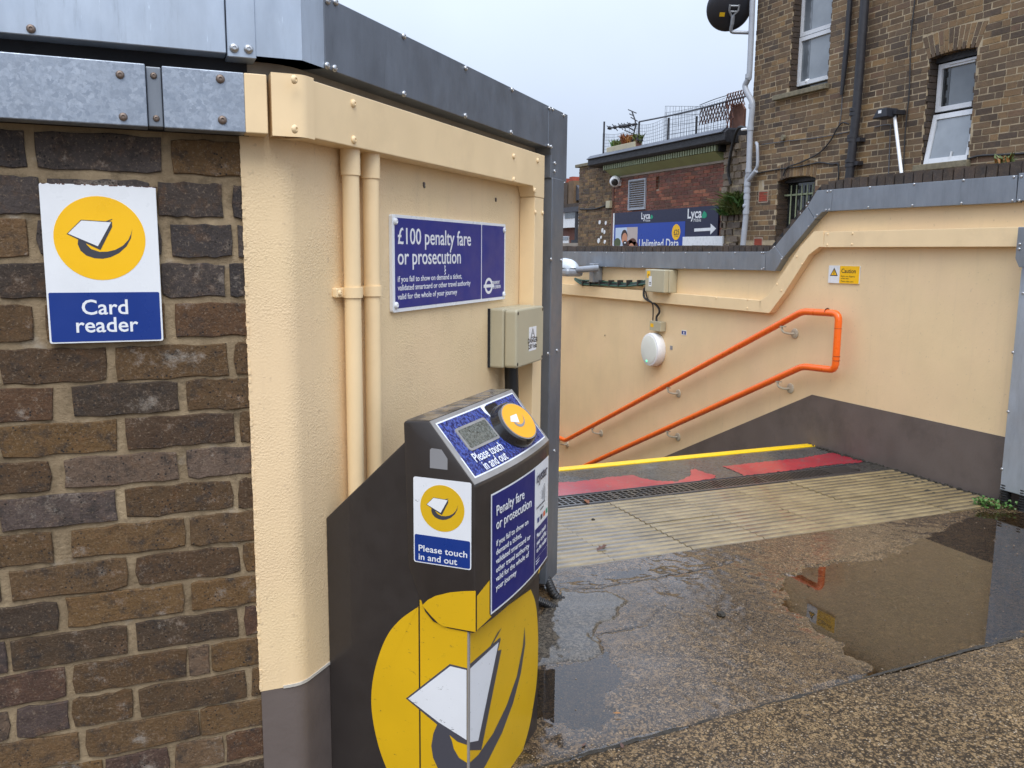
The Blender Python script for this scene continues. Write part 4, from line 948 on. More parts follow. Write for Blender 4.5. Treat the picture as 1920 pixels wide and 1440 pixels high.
# front notice on the bowed face
def front(s, z, h): 
    k = (s-H0)/(H1-H0); return FD.P(s, .3845+.0015*(.82-z)/.33+bow(k)+h, z)
def front_sheet(name, mat, s0, s1, z0, z1, h, parent, n=10):
    m = MB(); vs = []
    for k in range(n+1): s = s0+(s1-s0)*k/n; vs += [front(s, z0, h), front(s, z1, h)]
    return m.add(vs, [(2*k, 2*k+2, 2*k+3, 2*k+1) for k in range(n)]).build(name, mat, parent, fix=False)
NZ0, NZ1 = .508, .789
fn = front_sheet('notice', 'print_white', .168, .576, NZ0, NZ1, .0012, hd)
front_sheet('notice_main', 'print_deep', .173, .437, NZ0+.005, NZ1-.004, .0018, fn)
front_sheet('notice_side', 'print_deep', .442, .571, NZ0+.005, .625, .0018, fn)
def ftext(body_, s, z, size, mat, bold, sx=1., h=.0024):
    x = np.array(front(s+.12, z, h))-np.array(front(s, z, h)); x /= np.linalg.norm(x); y = np.array([0, 0, 1.]); text(body_, None, 0, 0, 0, size, mat, fn, bold, sx, dirs=(x, y, np.cross(x, y), front(s, z, h)))
for body_, z in (('Penalty fare', .735), ('or prosecution', .703)): ftext(body_, .187, z, .0335, 'print_white', .006, 1., .0045)
for body_, z in (('if you fail to show on', .664), ('demand a ticket,', .643), ('validated smartcard or', .622), ('other travel authority', .601), ('valid for the whole of', .580), ('your journey', .559)): ftext(body_, .187, z, .0192, 'print_white', .003, 1.12, .0045)
ftext('oyster', .447, .745, .041, 'print_navy', .014, .98, .0045)
m = MB()
for k in range(4):
    pts = [front(.497+.009*k+.006*math.cos(a)*(1+.15*k), .703+(.013+.004*k)*math.sin(a), .0026) for a in np.linspace(-1.1, 1.1, 7)]; m.tube(pts, .0005, 4)
m.build('contactless_mark', 'print_dark', fn)
ftext('Contactless payments', .450, .676, .0095, 'print_dark', 0, 1., .003); ftext('accepted', .486, .664, .0095, 'print_dark', 0, 1., .003)
for s, mt in ((.462, 'print_blue'), (.492, 'print_navy'), (.520, 'print_orange'), (.548, 'print_green')): front_sheet('payment_mark', mt, s, s+.018, .637, .650, .0022, fn, 1)
for body_, z in (('Please touch', .600), ('your card flat', .581), ('on the reader', .562)): ftext(body_, .449, z, .0185, 'print_white', .004, .98, .0045)
front_sheet('notice_rule', 'print_white', .446, .568, .545, .5456, .0021, fn); 
for z in (.536, .529): ftext('Terms and conditions apply', .449, z, .006, 'print_white', 0)
# big yellow emblem wrapped round the near corner of the post and the bottom of the head
def sm2(pts, k=5): return [(q_.x, q_.y) for q_ in smooth_path([(a, b, 0) for a, b in pts], k)]
def c6(pts): return [(580+x/3.6, 1040+y/3.6) for x, y in pts]
em = sm2(FS.poly(c6([(745, 348), (700, 375), (610, 442), (530, 540), (470, 680), (432, 830), (419, 960), (425, 1080), (450, 1220), (490, 1360), (560, 1520), (660, 1660), (745, 1730)]), .0005))
plate(FS, [(min(s, .2442), z) for s, z in em], .0002, .0010, 'emblem_disc', 'vinyl_yellow', cv)
lo = FS.px(*c6([(745, 1730)])[0], .0005)[1]
plate(FS, [(.248, .545), (.248, lo), (.3653, lo-.012), (.3653, .52)], .0002, .0010, 'emblem_disc', 'vinyl_yellow', cv)
hp = FS.poly(c6([(762, 342), (800, 305), (850, 279), (950, 255), (1040, 247), (1122, 245), (1122, 522), (905, 483), (870, 462), (820, 410)]), .0046)
plate(FS, hp, .0042, .0050, 'emblem_disc', 'vinyl_yellow', hd)
c_f = lambda pts, o=.368: [(s, z) for s, z in FD.poly(c6(pts), o)]
fe = c_f([(1078, 530)])+sm2(c_f([(1495, 235), (1525, 320), (1540, 450), (1545, 650), (1535, 850), (1515, 1000), (1488, 1150), (1450, 1290), (1400, 1440), (1330, 1580), (1240, 1700), (1078, 1770)]))
plate(FD, [(min(max(s, .1075), .572), z) for s, z in fe], .3672, .3680, 'emblem_disc', 'vinyl_yellow', cv)
fb = [(H0+.006, .4955), (.49, .4955), (.503, .512), (.172, .508-.006), (.163, .512), (.163, .592), (H0+.006, .575)]
n = len(fb); MB().add([front(s, z, .0007) for s, z in fb], [tuple(range(n))]).build('emblem_band', 'vinyl_yellow', hd, fix=False)
def both(name, mat, side, frontp, h):
    if side: plate(FS, [(min(s, .3653), z) for s, z in FS.poly(c6(side), .0012)], .0010+h, .0012+h, name, mat, cv)
    if frontp: plate(FD, [(max(s, .1075), z) for s, z in c_f(frontp)], .3680+h, .3682+h, name, mat, cv)
both('emblem_outline', 'vinyl_grey', [(652, 970), (948, 738), (1070, 768), (1070, 1285), (1000, 1262), (868, 1150)], [(1070, 752), (1288, 558), (1290, 575), (1272, 648), (1296, 640), (1160, 1318), (1070, 1328)], .0003)
both('emblem_card', 'vinyl_white', [(668, 971), (952, 752), (1062, 778), (1062, 1250), (870, 1128)], [(1080, 772), (1276, 590), (1138, 1255), (1080, 1266)], .0008)
both('emblem_swoosh', 'vinyl_grey', [(866, 1140), (838, 1205), (824, 1290), (836, 1370), (870, 1445), (930, 1530), (1064, 1600), (1064, 1405), (1010, 1370), (975, 1310), (962, 1255), (930, 1180)],
     [(1080, 1405), (1140, 1350), (1240, 1205), (1330, 1020), (1400, 820), (1440, 620), (1452, 488), (1456, 600), (1426, 800), (1374, 1000), (1300, 1200), (1200, 1400), (1130, 1520), (1080, 1570)], .0005)
both('emblem_tick', 'vinyl_grey', None, [(1222, 615), (1270, 525), (1298, 492), (1275, 535), (1230, 615)], .0005)

# ================================================================== HANDRAIL
hr = thing('handrail', 'orange double handrail looping back at the top of the stair wall', 'handrail', (4.16, 4.5, .55))
RO = .085; rr = .0235
def rp(x, y): s, z = FR.px(x, y, RO); return FR.P(s, RO, z)
def fillet(pts, rad=.05, k=5):
    p = [Vector(x) for x in pts]; out = [p[0]]
    for i in range(1, len(p)-1):
        a = (p[i-1]-p[i]); b = (p[i+1]-p[i]); d = min(rad, a.length*.45, b.length*.45); a.normalize(); b.normalize()
        for j in range(k+1): t = j/k; out.append((1-t)**2*(p[i]+a*d)+2*t*(1-t)*p[i]+t*t*(p[i]+b*d))
    return out+[p[-1]]
top_a = rp(1505, 584); top_k = rp(1060, 826); low_a = rp(1505, 687); 
dirv = Vector(top_k)-Vector(top_a)
low_b = Vector(low_a)+dirv*1.02
path = [Vector(top_k)+Vector((0, 1.8, .01)), top_k, top_a, rp(1573, 588), rp(1566, 694), low_a, low_b, low_b+Vector((0, 1.8, .01))]
MB().tube(fillet(path), rr, 16).build('rail', 'orange_paint', hr, smooth=True)
for x, y, vert in ((1551, 584, 0), (1571.2, 616, 1), (1568.3, 668, 1), (1567.8, 676, 1)):
    c = Vector(rp(x, y)); d_ = Vector((0, .0, .0012)) if vert else Vector((0, .0012, 0)); MB().tube([c-d_, c+d_], rr+.0006, 16).build('joint_ring', 'rust', hr)
for f_, x, y in ((0, 1490, 610), (0, 1272, 722), (0, 1127, 800), (0, 1062, 826), (1, 1482, 712), (1, 1271, 802), (1, 1122, 868)):
    s, z = FR.px(x, y, .0); A = Vector(path[2] if not f_ else path[5]); Bv = A+dirv
    s2 = s+.035; t = (s2-A.y)/(Bv.y-A.y); zr = A.z+(Bv.z-A.z)*t-rr
    if x == 1062: zr = path[1].z-rr if hasattr(path[1], 'z') else path[1][2]-rr; s2 = s+.02
    br = MB().tube(fillet([FR.P(s2, RO, zr-.002), FR.P(s2-.008, RO, zr-.04), FR.P(s2-.03, RO*.5, zr-.055), FR.P(s2-.045, .006, zr-.052)], .02, 4), .0085, 10).build('bracket', 'bracket_paint', hr, smooth=True)
    MB().lathe(FR.P(s2-.045, .001, zr-.052), FR.o, [(.036, 0), (.036, .006), (.030, .010), (.012, .012)], 18).build('wall_plate', 'bracket_paint', br, smooth=True)
    MB().box(FR, s2-.035, s2+.035, RO-.012, RO+.012, zr-.006, zr+.002).build('saddle', 'bracket_paint', br)
# ------------------------------------------------------------------ bulkhead light
bl_ = thing('bulkhead_light', 'round white bulkhead light on the stair wall below the cables', 'light', FR.P(6.76, 0, .46))
cs_, cz_ = FR.px(1232, 655, .0); R_ = .152
MB().lathe(FR.P(cs_, .0005, cz_), FR.o, [(R_*.96, 0), (R_, .01), (R_, .07), (R_*.96, .082), (R_*.86, .086)], 40).build('housing', 'lamp_white', bl_, smooth=True)
df = MB().lathe(FR.P(cs_, .084, cz_), FR.o, [(R_*.85, 0), (R_*.84, .006), (R_*.6, .012), (R_*.3, .014)], 40).build('diffuser', 'lamp_diffuser', bl_, smooth=True)
MB().lathe(FR.P(cs_+.02, .094, cz_-.105), FR.o, [(.010, 0), (.010, .004), (.005, .006)], 12).build('indicator', 'led_green', df)
sj = thing('switch_box', 'small beige connection box just above the round bulkhead light', 'junction box', FR.P(6.76, 0, .62))
a, b = FR.px(1218, 601, .06), FR.px(1238, 622, .06)
bb = MB().box(FR, b[0], a[0], .001, .06, b[1], a[1]).build('box', 'box_plastic', sj, bevel=.005)
MB().box(FR, a[0]-.068, a[0]-.018, .06, .0606, b[1]+.03, b[1]+.062).build('label', 'print_yellow', sj)
# ------------------------------------------------------------------ large junction box with cables
j2 = thing('junction_box', 'large beige junction box with yellow label on the stair wall trunking', 'junction box', FR.P(6.8, 0, 1.0))
a, b = FR.px(1211, 504, .13), FR.px(1248, 545, .13)
s0, s1, z0, z1 = b[0]+.02, a[0], .985, 1.185
MB().box(FR, s0, s1, .001, .085, z0, z1).build('base', 'box_plastic', j2, bevel=.008); MB().box(FR, s0+.001, s1-.001, .0865, .135, z0+.001, z1-.001).build('lid', 'box_plastic', j2, bevel=.008)
lb1 = MB().box(FR, s1-.085, s1-.03, .135, .1356, z1-.075, z1-.015).build('hazard_label', 'print_yellow', j2); lb2 = MB().box(FR, s1-.115, s1-.065, .1357, .1363, z0+.05, z1-.06).build('white_label', 'print_white', j2)
for z in (.03, .016): MB().box(FR, s1-.105, s1-.075, .1364, .1367, z0+.05+z, z0+.058+z).build('print_line', 'print_black', lb2)
MB().box(FR, s1-.075, s1-.04, .1357, .136, z1-.062, z1-.056).build('print_line', 'print_black', lb1); MB().box(FR, s1-.072, s1-.045, .1357, .136, z1-.050, z1-.044).build('print_line', 'print_black', lb1)
def fcable(fr, pts, r, mat, label, name='cable', cat='cable', o=.02, n=7):
    w = []
    for p in pts:
        oo = p[2] if len(p) > 2 else o; s, z = fr.px(p[0], p[1], oo); w.append(fr.P(s, oo, z))
    ob = MB().tube(smooth_path(w, 5), r, n).build(name, mat, smooth=True); return tag(ob, label, cat)
fcable(FR, [(1208, 540, .07), (1207, 555, .075), (1213, 562, .07), (1228, 570, .04), (1235, 578, .03), (1236, 586, .03), (1231, 594, .03), (1231, 602, .03)], .010, 'cable_black', 'thick black cable looping from the large junction box to the small box')
fcable(FR, [(1209, 538, .075), (1214, 560, .07), (1224, 572, .04), (1224, 602, .03)], .006, 'cable_black', 'thin dark cable dropping beside the thick one to the small box')
for k, (dy, mt, lb) in enumerate(((0, 'cable_green', 'upper green cable clipped along the top of the stair wall trunking'), (4, 'cable_black', 'middle black cable clipped along the top of the stair wall trunking'), (7, 'cable_green', 'lower green cable running into the large junction box'))):
    fcable(FR, [(1078, 522+dy*.3, .03+.012*k), (1092, 526+dy, .03+.012*k), (1120, 527+dy, .03+.012*k), (1160, 531+dy*.8, .03+.012*k), (1188, 531+dy*.6, .03+.012*k), (1212, 526+dy*.8, .03+.012*k)], .010, mt, lb)
m = MB()
for k, x in enumerate((1096, 1110, 1128, 1146, 1163, 1180, 1200)):
    s, z = FR.px(x, 531, .04); m = MB(); m.box(FR, s-.008, s+.008, .012, .07, z-.028, z+.03); o = m.build('cable_cleat', 'cable_black'); tag(o, ('first', 'second', 'third', 'fourth', 'fifth', 'sixth', 'seventh')[k]+' black cable cleat counted from the grey lantern towards the junction box', 'cable clip', 'cleats along the cables')
# ------------------------------------------------------------------ lantern on a bracket
ln = thing('wall_lantern', 'grey street lantern on a short bracket at the far end of the stair wall', 'lantern', FR.P(8.4, .1, 1.05))
lc = FR.px(1062, 502, .28); L0 = lc[0]
prof = [(-.20, .0), (-.17, .045), (-.09, .085), (.02, .10), (.12, .085), (.20, .05), (.24, .0)]
vs = []; fs = []
n = 14
for i, (d, h) in enumerate(prof): vs += [FR.P(L0+.04-d, .28+.115*math.sin(math.pi*(i+.3)/(len(prof)-.4))*math.cos(math.pi*k/n), lc[1]+max(.001, h)*math.sin(math.pi*k/n)) for k in range(n+1)]
for i in range(len(prof)-1): fs += [(i*(n+1)+k, i*(n+1)+k+1, (i+1)*(n+1)+k+1, (i+1)*(n+1)+k) for k in range(n)]
MB().add(vs, fs).build('canopy', 'lamp_lens', ln, smooth=True, fix=False)
MB().box(FR, L0-.20, L0+.24, .18, .38, lc[1]-.085, lc[1]+.0).build('body', 'lamp_grey', ln, bevel=.03)
b0 = FR.px(1119, 505, .05)
MB().tube([FR.P(L0-.15, .26, lc[1]-.02), FR.P(L0-.45, .15, lc[1]+.005), FR.P(b0[0], .09, b0[1])], .032, 12).build('arm', 'lamp_grey', ln, smooth=True)
MB().box(FR, b0[0]-.035, b0[0]+.05, .002, .11, b0[1]-.13, b0[1]+.06).build('wall_bracket', 'lamp_grey', ln, bevel=.006)
# ------------------------------------------------------------------ caution sign and small labels
ct = thing('caution_sign', 'small white and yellow caution sign on the stair wall', 'sign', FR.P(4.47, 0, 1.2))
O = .008; a, b = FR.px(1554.5, 497, O), FR.px(1610, 533, O); mid = FR.px(1574.5, 510, O)[0]
s0, s1, z0, z1 = b[0], a[0], b[1]+.0, a[1]-.002
plate(FR, rrect(s0, s1, z0, z1, .004), .0005, O, 'panel', 'print_white', ct)
plate(FR, [(s0+.001, z0+.001), (mid, z0+.001), (mid, z1-.001), (s0+.001, z1-.001)], O, O+.0005, 'yellow_panel', 'print_yellow', ct)
cx = (mid+s1)/2; zc2 = z1-.014
plate(FR, [(cx+.036, zc2-.055), (cx-.036, zc2-.055), (cx, zc2)], O, O+.0005, 'triangle', 'print_black', ct); plate(FR, [(cx+.025, zc2-.049), (cx-.025, zc2-.049), (cx, zc2-.013)], O+.0006, O+.0008, 'triangle_field', 'print_yellow', ct)
plate(FR, [(cx+.003, zc2-.02), (cx-.003, zc2-.02), (cx-.003, zc2-.045), (cx+.003, zc2-.045)], O+.0009, O+.0011, 'exclamation', 'print_black', ct)
tfit('Caution', FR, 1577.5, 1604.5, 511.5, O+.0008, .04, 'print_black', ct, .01, True)
for body_, x1, y in (('Stairs are slippery', 1603, 519), ('when wet', 1591, 523), ('Please take care', 1600, 528.5)): tfit(body_, FR, 1576.5, x1, y, O+.0008, .0155, 'print_black', ct, .0, True)
a, b = FR.px(1278, 618.5, .003), FR.px(1286.5, 629, .003)
o = MB().box(FR, b[0], a[0], .0005, .003, b[1], a[1]).build('blue_label', 'print_white', None); tag(o, 'tiny blue and white label right of the bulkhead light', 'label')
MB().box(FR, b[0]+.004, a[0]-.004, .003, .0034, b[1]+.006, a[1]-.006).build('blue_field', 'print_blue', o)
MB().box(FR, (a[0]+b[0])/2-.008, (a[0]+b[0])/2+.008, .0034, .0037, b[1]+.012, b[1]+.03).build('pictogram', 'print_white', o)
a, b = FR.px(1256.5, 648, .003), FR.px(1260.5, 656, .003)
o = MB().box(FR, b[0], a[0], .0005, .004, b[1], a[1]).build('grey_tag', 'print_grey', None); tag(o, 'tiny grey tag on the wall between bulkhead light and handrail', 'label')

# ================================================================== BRICK HOUSE BEHIND THE WALL
hs = thing('brick_house', 'tall yellow stock brick house behind the stair wall', 'house', (10, 9, 0))
def slab(fr, s0, s1, z0, z1, o0, o1, holes, name, mat, parent):
    ss = sorted({s0, s1, *[h[0] for h in holes], *[h[1] for h in holes]}); zs = sorted({z0, z1, *[h[2] for h in holes], *[h[3] for h in holes]}); m = MB()
    for a, b in zip(ss[:-1], ss[1:]):
        run = None
        for c, d in zip(zs[:-1], zs[1:]):
            inn = any(h[0] <= a and b <= h[1] and h[2] <= c and d <= h[3] for h in holes)
            if not inn: run = (run[0], d) if run else (c, d)
            if (inn or d == zs[-1]) and run: m.box(fr, a, b, o0, o1, run[0], run[1]); run = None
    return m.build(name, mat, parent)
HC = 11.30
W1 = (9.70, 10.50, 3.60, 5.45); W2 = (7.355, 8.02, 2.41, 3.70); W3 = (9.82, 10.63, 1.1, 2.45)
slab(FH, 4.5, HC, -.1, 6.4, -.22, .0005, [W1, W2, W3], 'mortar_bed', 'mortar_house', hs)
MB().box(FH, 4.5, HC, -7, -.5, -.1, 6.4).build('house_body', 'brick_sooty', hs)
def archhole(c, hw0, hw1, z0, z1):
    def f(a, b, za, zb):
        zm = (za+zb)/2
        if zm <= z0 or zm >= z1: return [(a, b)]
        k = (zm-z0)/(z1-z0); return hole(c-hw0-(hw1-hw0)*k, c+hw0+(hw1-hw0)*k, z0-1, z1+1)(a, b, za, zb)
    return f
hls = [hole(W1[0], W1[1], W1[2]-.03, 9), hole(W2[0], W2[1], W2[2], 3.66), hole(W3[0], W3[1], W3[2], 2.42), archhole((W2[0]+W2[1])/2, .35, .455, 3.64, 3.925), archhole((W3[0]+W3[1])/2, .41, .43, 2.40, 2.64),
       hole(10.93, 11.06, 2.27, 2.40)]
rc = courses(6.55, HC, 1.55, 6.4, j=.013, H=.062, holes=hls, jit=.012)
cs = (9.0, 3.3)
wall_bricks(FH, rc, .0045, .1, 'brick_house', hs, 300, key=lambda r: (0 if r[2] > 2.15 and r[3] < 4.9 else 5)+abs((r[0]+r[1])/2-7.2)*.6+(.0 if r[1]-r[0] > .15 else .8), jit=.004)
ob_ = MB()
for (a, b, c, d) in courses(4.5, 6.54, 1.4, 6.4, j=.013, H=.062): ob_.box(FH, a, b, -.1, .003, c, d)
o = ob_.build('brick_mass', 'brick_house', hs, attr=True); o['kind'] = 'stuff'
def arch(c, hw0, hw1, z0, z1, n, rise, parent, split=True):
    for k in range(n):
        a, b = k/n*2-1, (k+1)/n*2-1; g = .015
        def pt(t, top, d): hw = hw1 if top else hw0; zz = (z1 if top else z0)+rise*(1-t*t); return (c+t*hw+d, zz)
        pa, pb, pc, pd = pt(a, 0, g/2), pt(b, 0, -g/2), pt(b, 1, -g/2), pt(a, 1, g/2)
        cut = U(.3, .7) if split else None
        lerp = lambda p, q_, t: (p[0]+(q_[0]-p[0])*t, p[1]+(q_[1]-p[1])*t)
        if split:
            MB().prism(FH, [pa, pb, lerp(pb, pc, cut-.018), lerp(pa, pd, cut-.018)], -.1, .006+U(-.002, .002), rnd()).build('brick', 'brick_house', parent, attr=True)
            MB().prism(FH, [lerp(pa, pd, cut+.018), lerp(pb, pc, cut+.018), pc, pd], -.1, .006+U(-.002, .002), rnd()).build('brick', 'brick_house', parent, attr=True)
        else: MB().prism(FH, [pa, pb, pc, pd], -.1, .006+U(-.002, .002), rnd()).build('brick', 'brick_house', parent, attr=True)
arch((W2[0]+W2[1])/2, .345, .45, 3.645, 3.905, 12, .03, hs); arch((W3[0]+W3[1])/2, .41, .43, 2.40, 2.62, 12, .055, hs, False)
# reveals
for w, z1 in ((W1, 5.45), (W2, 3.70), (W3, 2.46)):
    k = 0; z = w[2]
    while z < z1-.02:
        for s in (w[0], w[1]):
            MB().box(FH, s-.02 if s == w[1] else s-.012, s+.012 if s == w[1] else s+.02, -.20, -.001-(.02 if k % 2 else 0), z, min(z+.065, z1)).build('reveal_brick', 'brick_sooty', hs, attr=True)
        z += .075; k += 1
MB().box(FH, W2[0]-.02, W2[1]+.02, -.21, -.10, 3.60, 3.72).build('lintel', 'tar', hs); MB().box(FH, W3[0], W3[1], -.21, -.12, 2.38, 2.47).build('lintel', 'tar', hs)
zs1 = FH.px(1492, 169, .08)[1]
for w, dp, ext in ((W1, .08, .26), (W2, .07, .06)):
    MB().box(FH, w[0]-.04, w[1]+ext, -.20, dp, zs1-.07 if w is W1 else w[2]-.07, zs1 if w is W1 else w[2]+.006).build('sill', 'stone_sill', hs, bevel=.008)
def bars(fr, s0, s1, z0, z1, o0, o1, t, name, mat, parent):
    m = MB(); m.box(fr, s0, s0+t, o0, o1, z0, z1); m.box(fr, s1-t, s1, o0, o1, z0, z1); m.box(fr, s0+t, s1-t, o0, o1, z0, z0+t); m.box(fr, s0+t, s1-t, o0, o1, z1-t, z1); return m.build(name, mat, parent)
# upper window
w = thing('window', None, None); del w['label']; w.parent = hs; w.matrix_parent_inverse = Matrix.Translation(LOC[hs.name]).inverted(); LOC.pop(w.name, None); del w['category']
OW = -.15; a = FH.px(1495, 163, OW); zt = FH.px(1501, 60, OW)[1]; zl = FH.px(1500, 72, OW)[1]
MB().box(FH, 9.66, 10.54, -.21, -.19, 3.55, 5.5).build('room', 'glass_dark', w)
fr1 = bars(FH, 9.70, a[0]-.0, a[1], zl, OW-.03, OW+.02, .055, 'sash', 'upvc', w); MB().box(FH, 9.755, a[0]-.055, OW-.02, OW-.012, a[1]+.055, zl-.055).build('pane', 'glass_frost', w)
fr2 = bars(FH, 9.70, a[0], zl+.012, 5.44, OW-.03, OW+.012, .055, 'sash', 'upvc', w); MB().box(FH, 9.755, a[0]-.055, OW-.02, OW-.012, zl+.065, 5.38).build('pane', 'glass_frost', w)
MB().box(FH, a[0]+.001, 10.52, -.19, OW-.01, 3.61, 5.44).build('outer_frame', 'brick_sooty', w)
for za, zb in ((a[1]+.056, zl-.056), (zl+.066, 5.38)): MB().box(FH, a[0]-.055-.16, a[0]-.056, OW-.0115, OW-.0085, za, zb).build('curtain_gap', 'glass_dull', w)
s_, z_ = FH.px(1515, 152, OW-.01); MB().lathe(FH.P(s_, OW-.011, z_-.03), (0, 0, 1), [(.035, 0), (.045, .02), (.04, .05), (.02, .06)], 12).build('ornament', 'lamp_white', w)
# right window with its lower light propped open
w = thing('window', None, None); del w['label']; w.parent = hs; w.matrix_parent_inverse = Matrix.Translation(LOC[hs.name]).inverted(); LOC.pop(w.name, None); del w['category']
a = FH.px(1762.5, 122, OW); zm1 = FH.px(1757, 203, OW)[1]; zm2 = FH.px(1756, 217, OW)[1]
MB().box(FH, 7.33, 8.05, -.215, -.20, 2.40, 3.72).build('room', 'glass_dark', w)
bars(FH, 7.34, a[0], zm1-.05, a[1], OW-.03, OW+.02, .055, 'sash', 'upvc', w); MB().box(FH, 7.395, a[0]-.055, OW-.02, OW-.012, zm1+.0, a[1]-.055).build('pane', 'glass_dull', w)
MB().box(FH, a[0]-.055-.10, a[0]-.056, OW-.0115, OW-.0085, zm1+.006, a[1]-.056).build('curtain_gap', 'glass_dark', w)
MB().box(FH, 7.43, a[0]-.16, OW+.02, OW+.035, a[1]-.03, a[1]-.012).build('trickle_vent', 'upvc', w)
def onS(x, y, s):        # sight line meets the upright plane square to the facade at s
    d = ray(x, y); k = (s-EYE[1])/d[1]; q = EYE+d*k; return 8.7-q[0], q[2]
top = (OW+.02, zm2); bot = onS(1733, 309, a[0]-.0)
ang = Vector((bot[0]-top[0], bot[1]-top[1])); ln_ = ang.length; ang.normalize(); nn = Vector((-ang.y, ang.x))
def sashp(s, d, h): return FH.P(s, top[0]+ang.x*d+nn.x*h, top[1]+ang.y*d+nn.y*h)
def sbox(m, s0, s1, d0, d1, h0, h1):
    return m.add([sashp(s, d, h) for d in (d0, d1) for (s, h) in ((s0, h0), (s1, h0), (s1, h1), (s0, h1))], [(0, 3, 2, 1), (4, 5, 6, 7), (0, 1, 5, 4), (1, 2, 6, 5), (2, 3, 7, 6), (3, 0, 4, 7)])
m = MB(); A_, B_ = 7.35, a[0]; sbox(m, A_, A_+.06, 0, ln_, -.02, .02); sbox(m, B_-.06, B_, 0, ln_, -.02, .02); sbox(m, A_+.06, B_-.06, 0, .06, -.02, .02); sbox(m, A_+.06, B_-.06, ln_-.06, ln_, -.02, .02)
os_ = m.build('open_sash', 'upvc', w); m = MB(); sbox(m, A_+.06, B_-.06, .06, ln_-.06, -.004, .004); m.build('pane', 'glass_frost', os_)
m = MB(); sbox(m, A_+.26, A_+.275, ln_-.12, ln_-.04, .006, .022); m.build('handle', 'upvc', os_)
bars(FH, 7.34, a[0], 2.42, zm2+.0, OW-.06, OW-.025, .045, 'lower_frame', 'upvc', w)
# barred window
w = thing('barred_window', None, None); del w['label']; w.parent = hs; w.matrix_parent_inverse = Matrix.Translation(LOC[hs.name]).inverted(); LOC.pop(w.name, None); del w['category']
MB().box(FH, 9.82, 10.63, -.215, -.20, 1.1, 2.47).build('pane', 'glass_dark', w)
for k in range(6): s = 9.88+.115*k; MB().tube([FH.P(s, -.12, 1.1), FH.P(s, -.12, 2.34)], .009, 6).build('bar', 'rust' if k == 9 else 'dentil_paint', w)
MB().box(FH, 9.82, 10.63, -.135, -.128, 2.19, 2.215).build('cross_bar', 'dentil_paint', w)
# air bricks
for x0, y0, x1, y1 in ((1424, 360, 1439.5, 378), (1415, 447, 1429, 462)):
    a, b = FH.px(x0, y0, 0), FH.px(x1, y1, 0)
    ab = MB().box(FH, b[0], a[0], -.05, .003, b[1], a[1]).build('air_brick', 'terracotta', hs)
    bars(FH, b[0]-.012, a[0]+.012, b[1]-.012, a[1]+.012, -.01, .009, .014, 'surround', 'mortar_red', ab)
    for k in range(4): z = b[1]+(a[1]-b[1])*(k+.5)/4; MB().box(FH, b[0]+.004, a[0]-.004, .003, .008, z-.007, z+.007).build('slot_bar', 'terracotta', ab)
s_, z_ = FH.px(1468, 258, .03); MB().lathe(FH.P(s_, -.01, z_), FH.o, [(.042, 0), (.042, .05), (.034, .055)], 16).build('vent_cap', 'stone_sill', hs)

# ------------------------------------------------------------------ pipes and fittings on the house
def wpath(fr, pts, o): return [fr.P(*[(lambda q: (q[0], p[2] if len(p) > 2 else o, q[1]))(fr.px(p[0], p[1], p[2] if len(p) > 2 else o))][0]) for p in pts]
sp = thing('soil_pipe', 'thick black cast iron soil pipe on the brick house', 'pipe', FH.P(9.2, .09, 1.5))
p = wpath(FH, [(1592, 336), (1606, 206), (1621.5, 2)], .09); p = [Vector(p[0])+Vector((0, 0, -1.2)), *p, Vector(p[-1])+(Vector(p[-1])-Vector(p[0]))*.4]; p = [Vector((FH.P(9.2, .09, 0)[0], p[1].y+.0, q.z)) if False else q for q in p]
MB().tube(p, .056, 16).build('pipe', 'cast_iron', sp, smooth=True)
for y, k in ((206, 1.25), (214, 1.2), (256, 1.25), (263, 1.2), (302, 1.25), (310, 1.2)):
    x = 1592+(336-y)*.0885; c = Vector(wpath(FH, [(x, y)], .09)[0]); MB().tube([c-Vector((0, 0, .022)), c+Vector((0, 0, .022))], .056*k, 16).build('collar', 'cast_iron', sp, smooth=True)
for y in (262, 306): x = 1592+(336-y)*.0885+9; c = Vector(wpath(FH, [(x, y)], .09)[0]); MB().box(FH, c.y-.05, c.y+.03, .0, .1, c.z-.025, c.z+.025).build('fixing_ear', 'cast_iron', sp)
o = MB().tube(wpath(FH, [(1594.5, -8), (1588, 80), (1583, 130), (1578, 178)], .05), [.034, .034, .034, .022], 12).build('waste_pipe', 'cast_iron', smooth=True); tag(o, 'thinner black waste pipe ending short, left of the soil pipe', 'pipe')
dp = thing('downpipe', 'pale grey plastic rainwater pipe with a swan neck at the house corner', 'pipe', FH.P(11.4, .1, 1.4))
pp = wpath(FH, [(1411.5, -10), (1405.5, 131), (1402, 149), (1397, 161), (1401, 174), (1409, 188), (1410.5, 204), (1407, 241), (1404, 320), (1401, 337), (1400, 387), (1393, 462)], .10)
MB().tube(smooth_path(pp, 4), .043, 16).build('pipe', 'pvc_white', dp, smooth=True)
for x, y in ((1403.5, 143), (1409.7, 199), (1407, 241), (1404, 320), (1401.2, 345), (1400.8, 358), (1400.4, 370), (1399, 398)):
    c = Vector(wpath(FH, [(x, y)], .10)[0]); MB().tube([c-Vector((0, 0, .03)), c+Vector((0, 0, .03))], .051, 16).build('socket', 'pvc_white', dp, smooth=True)
MB().tube(smooth_path(wpath(FH, [(1418, 268, .06), (1420, 274, .09), (1420.5, 305, .09), (1418, 316, .09), (1408, 331, .1)], .09), 4), .024, 12).build('branch', 'pvc_white', dp, smooth=True)
MB().tube(smooth_path(wpath(FH, [(1417.5, 320, .1), (1402, 340, .1)], .1), 2), .036, 12).build('branch_socket', 'pvc_white', dp, smooth=True)
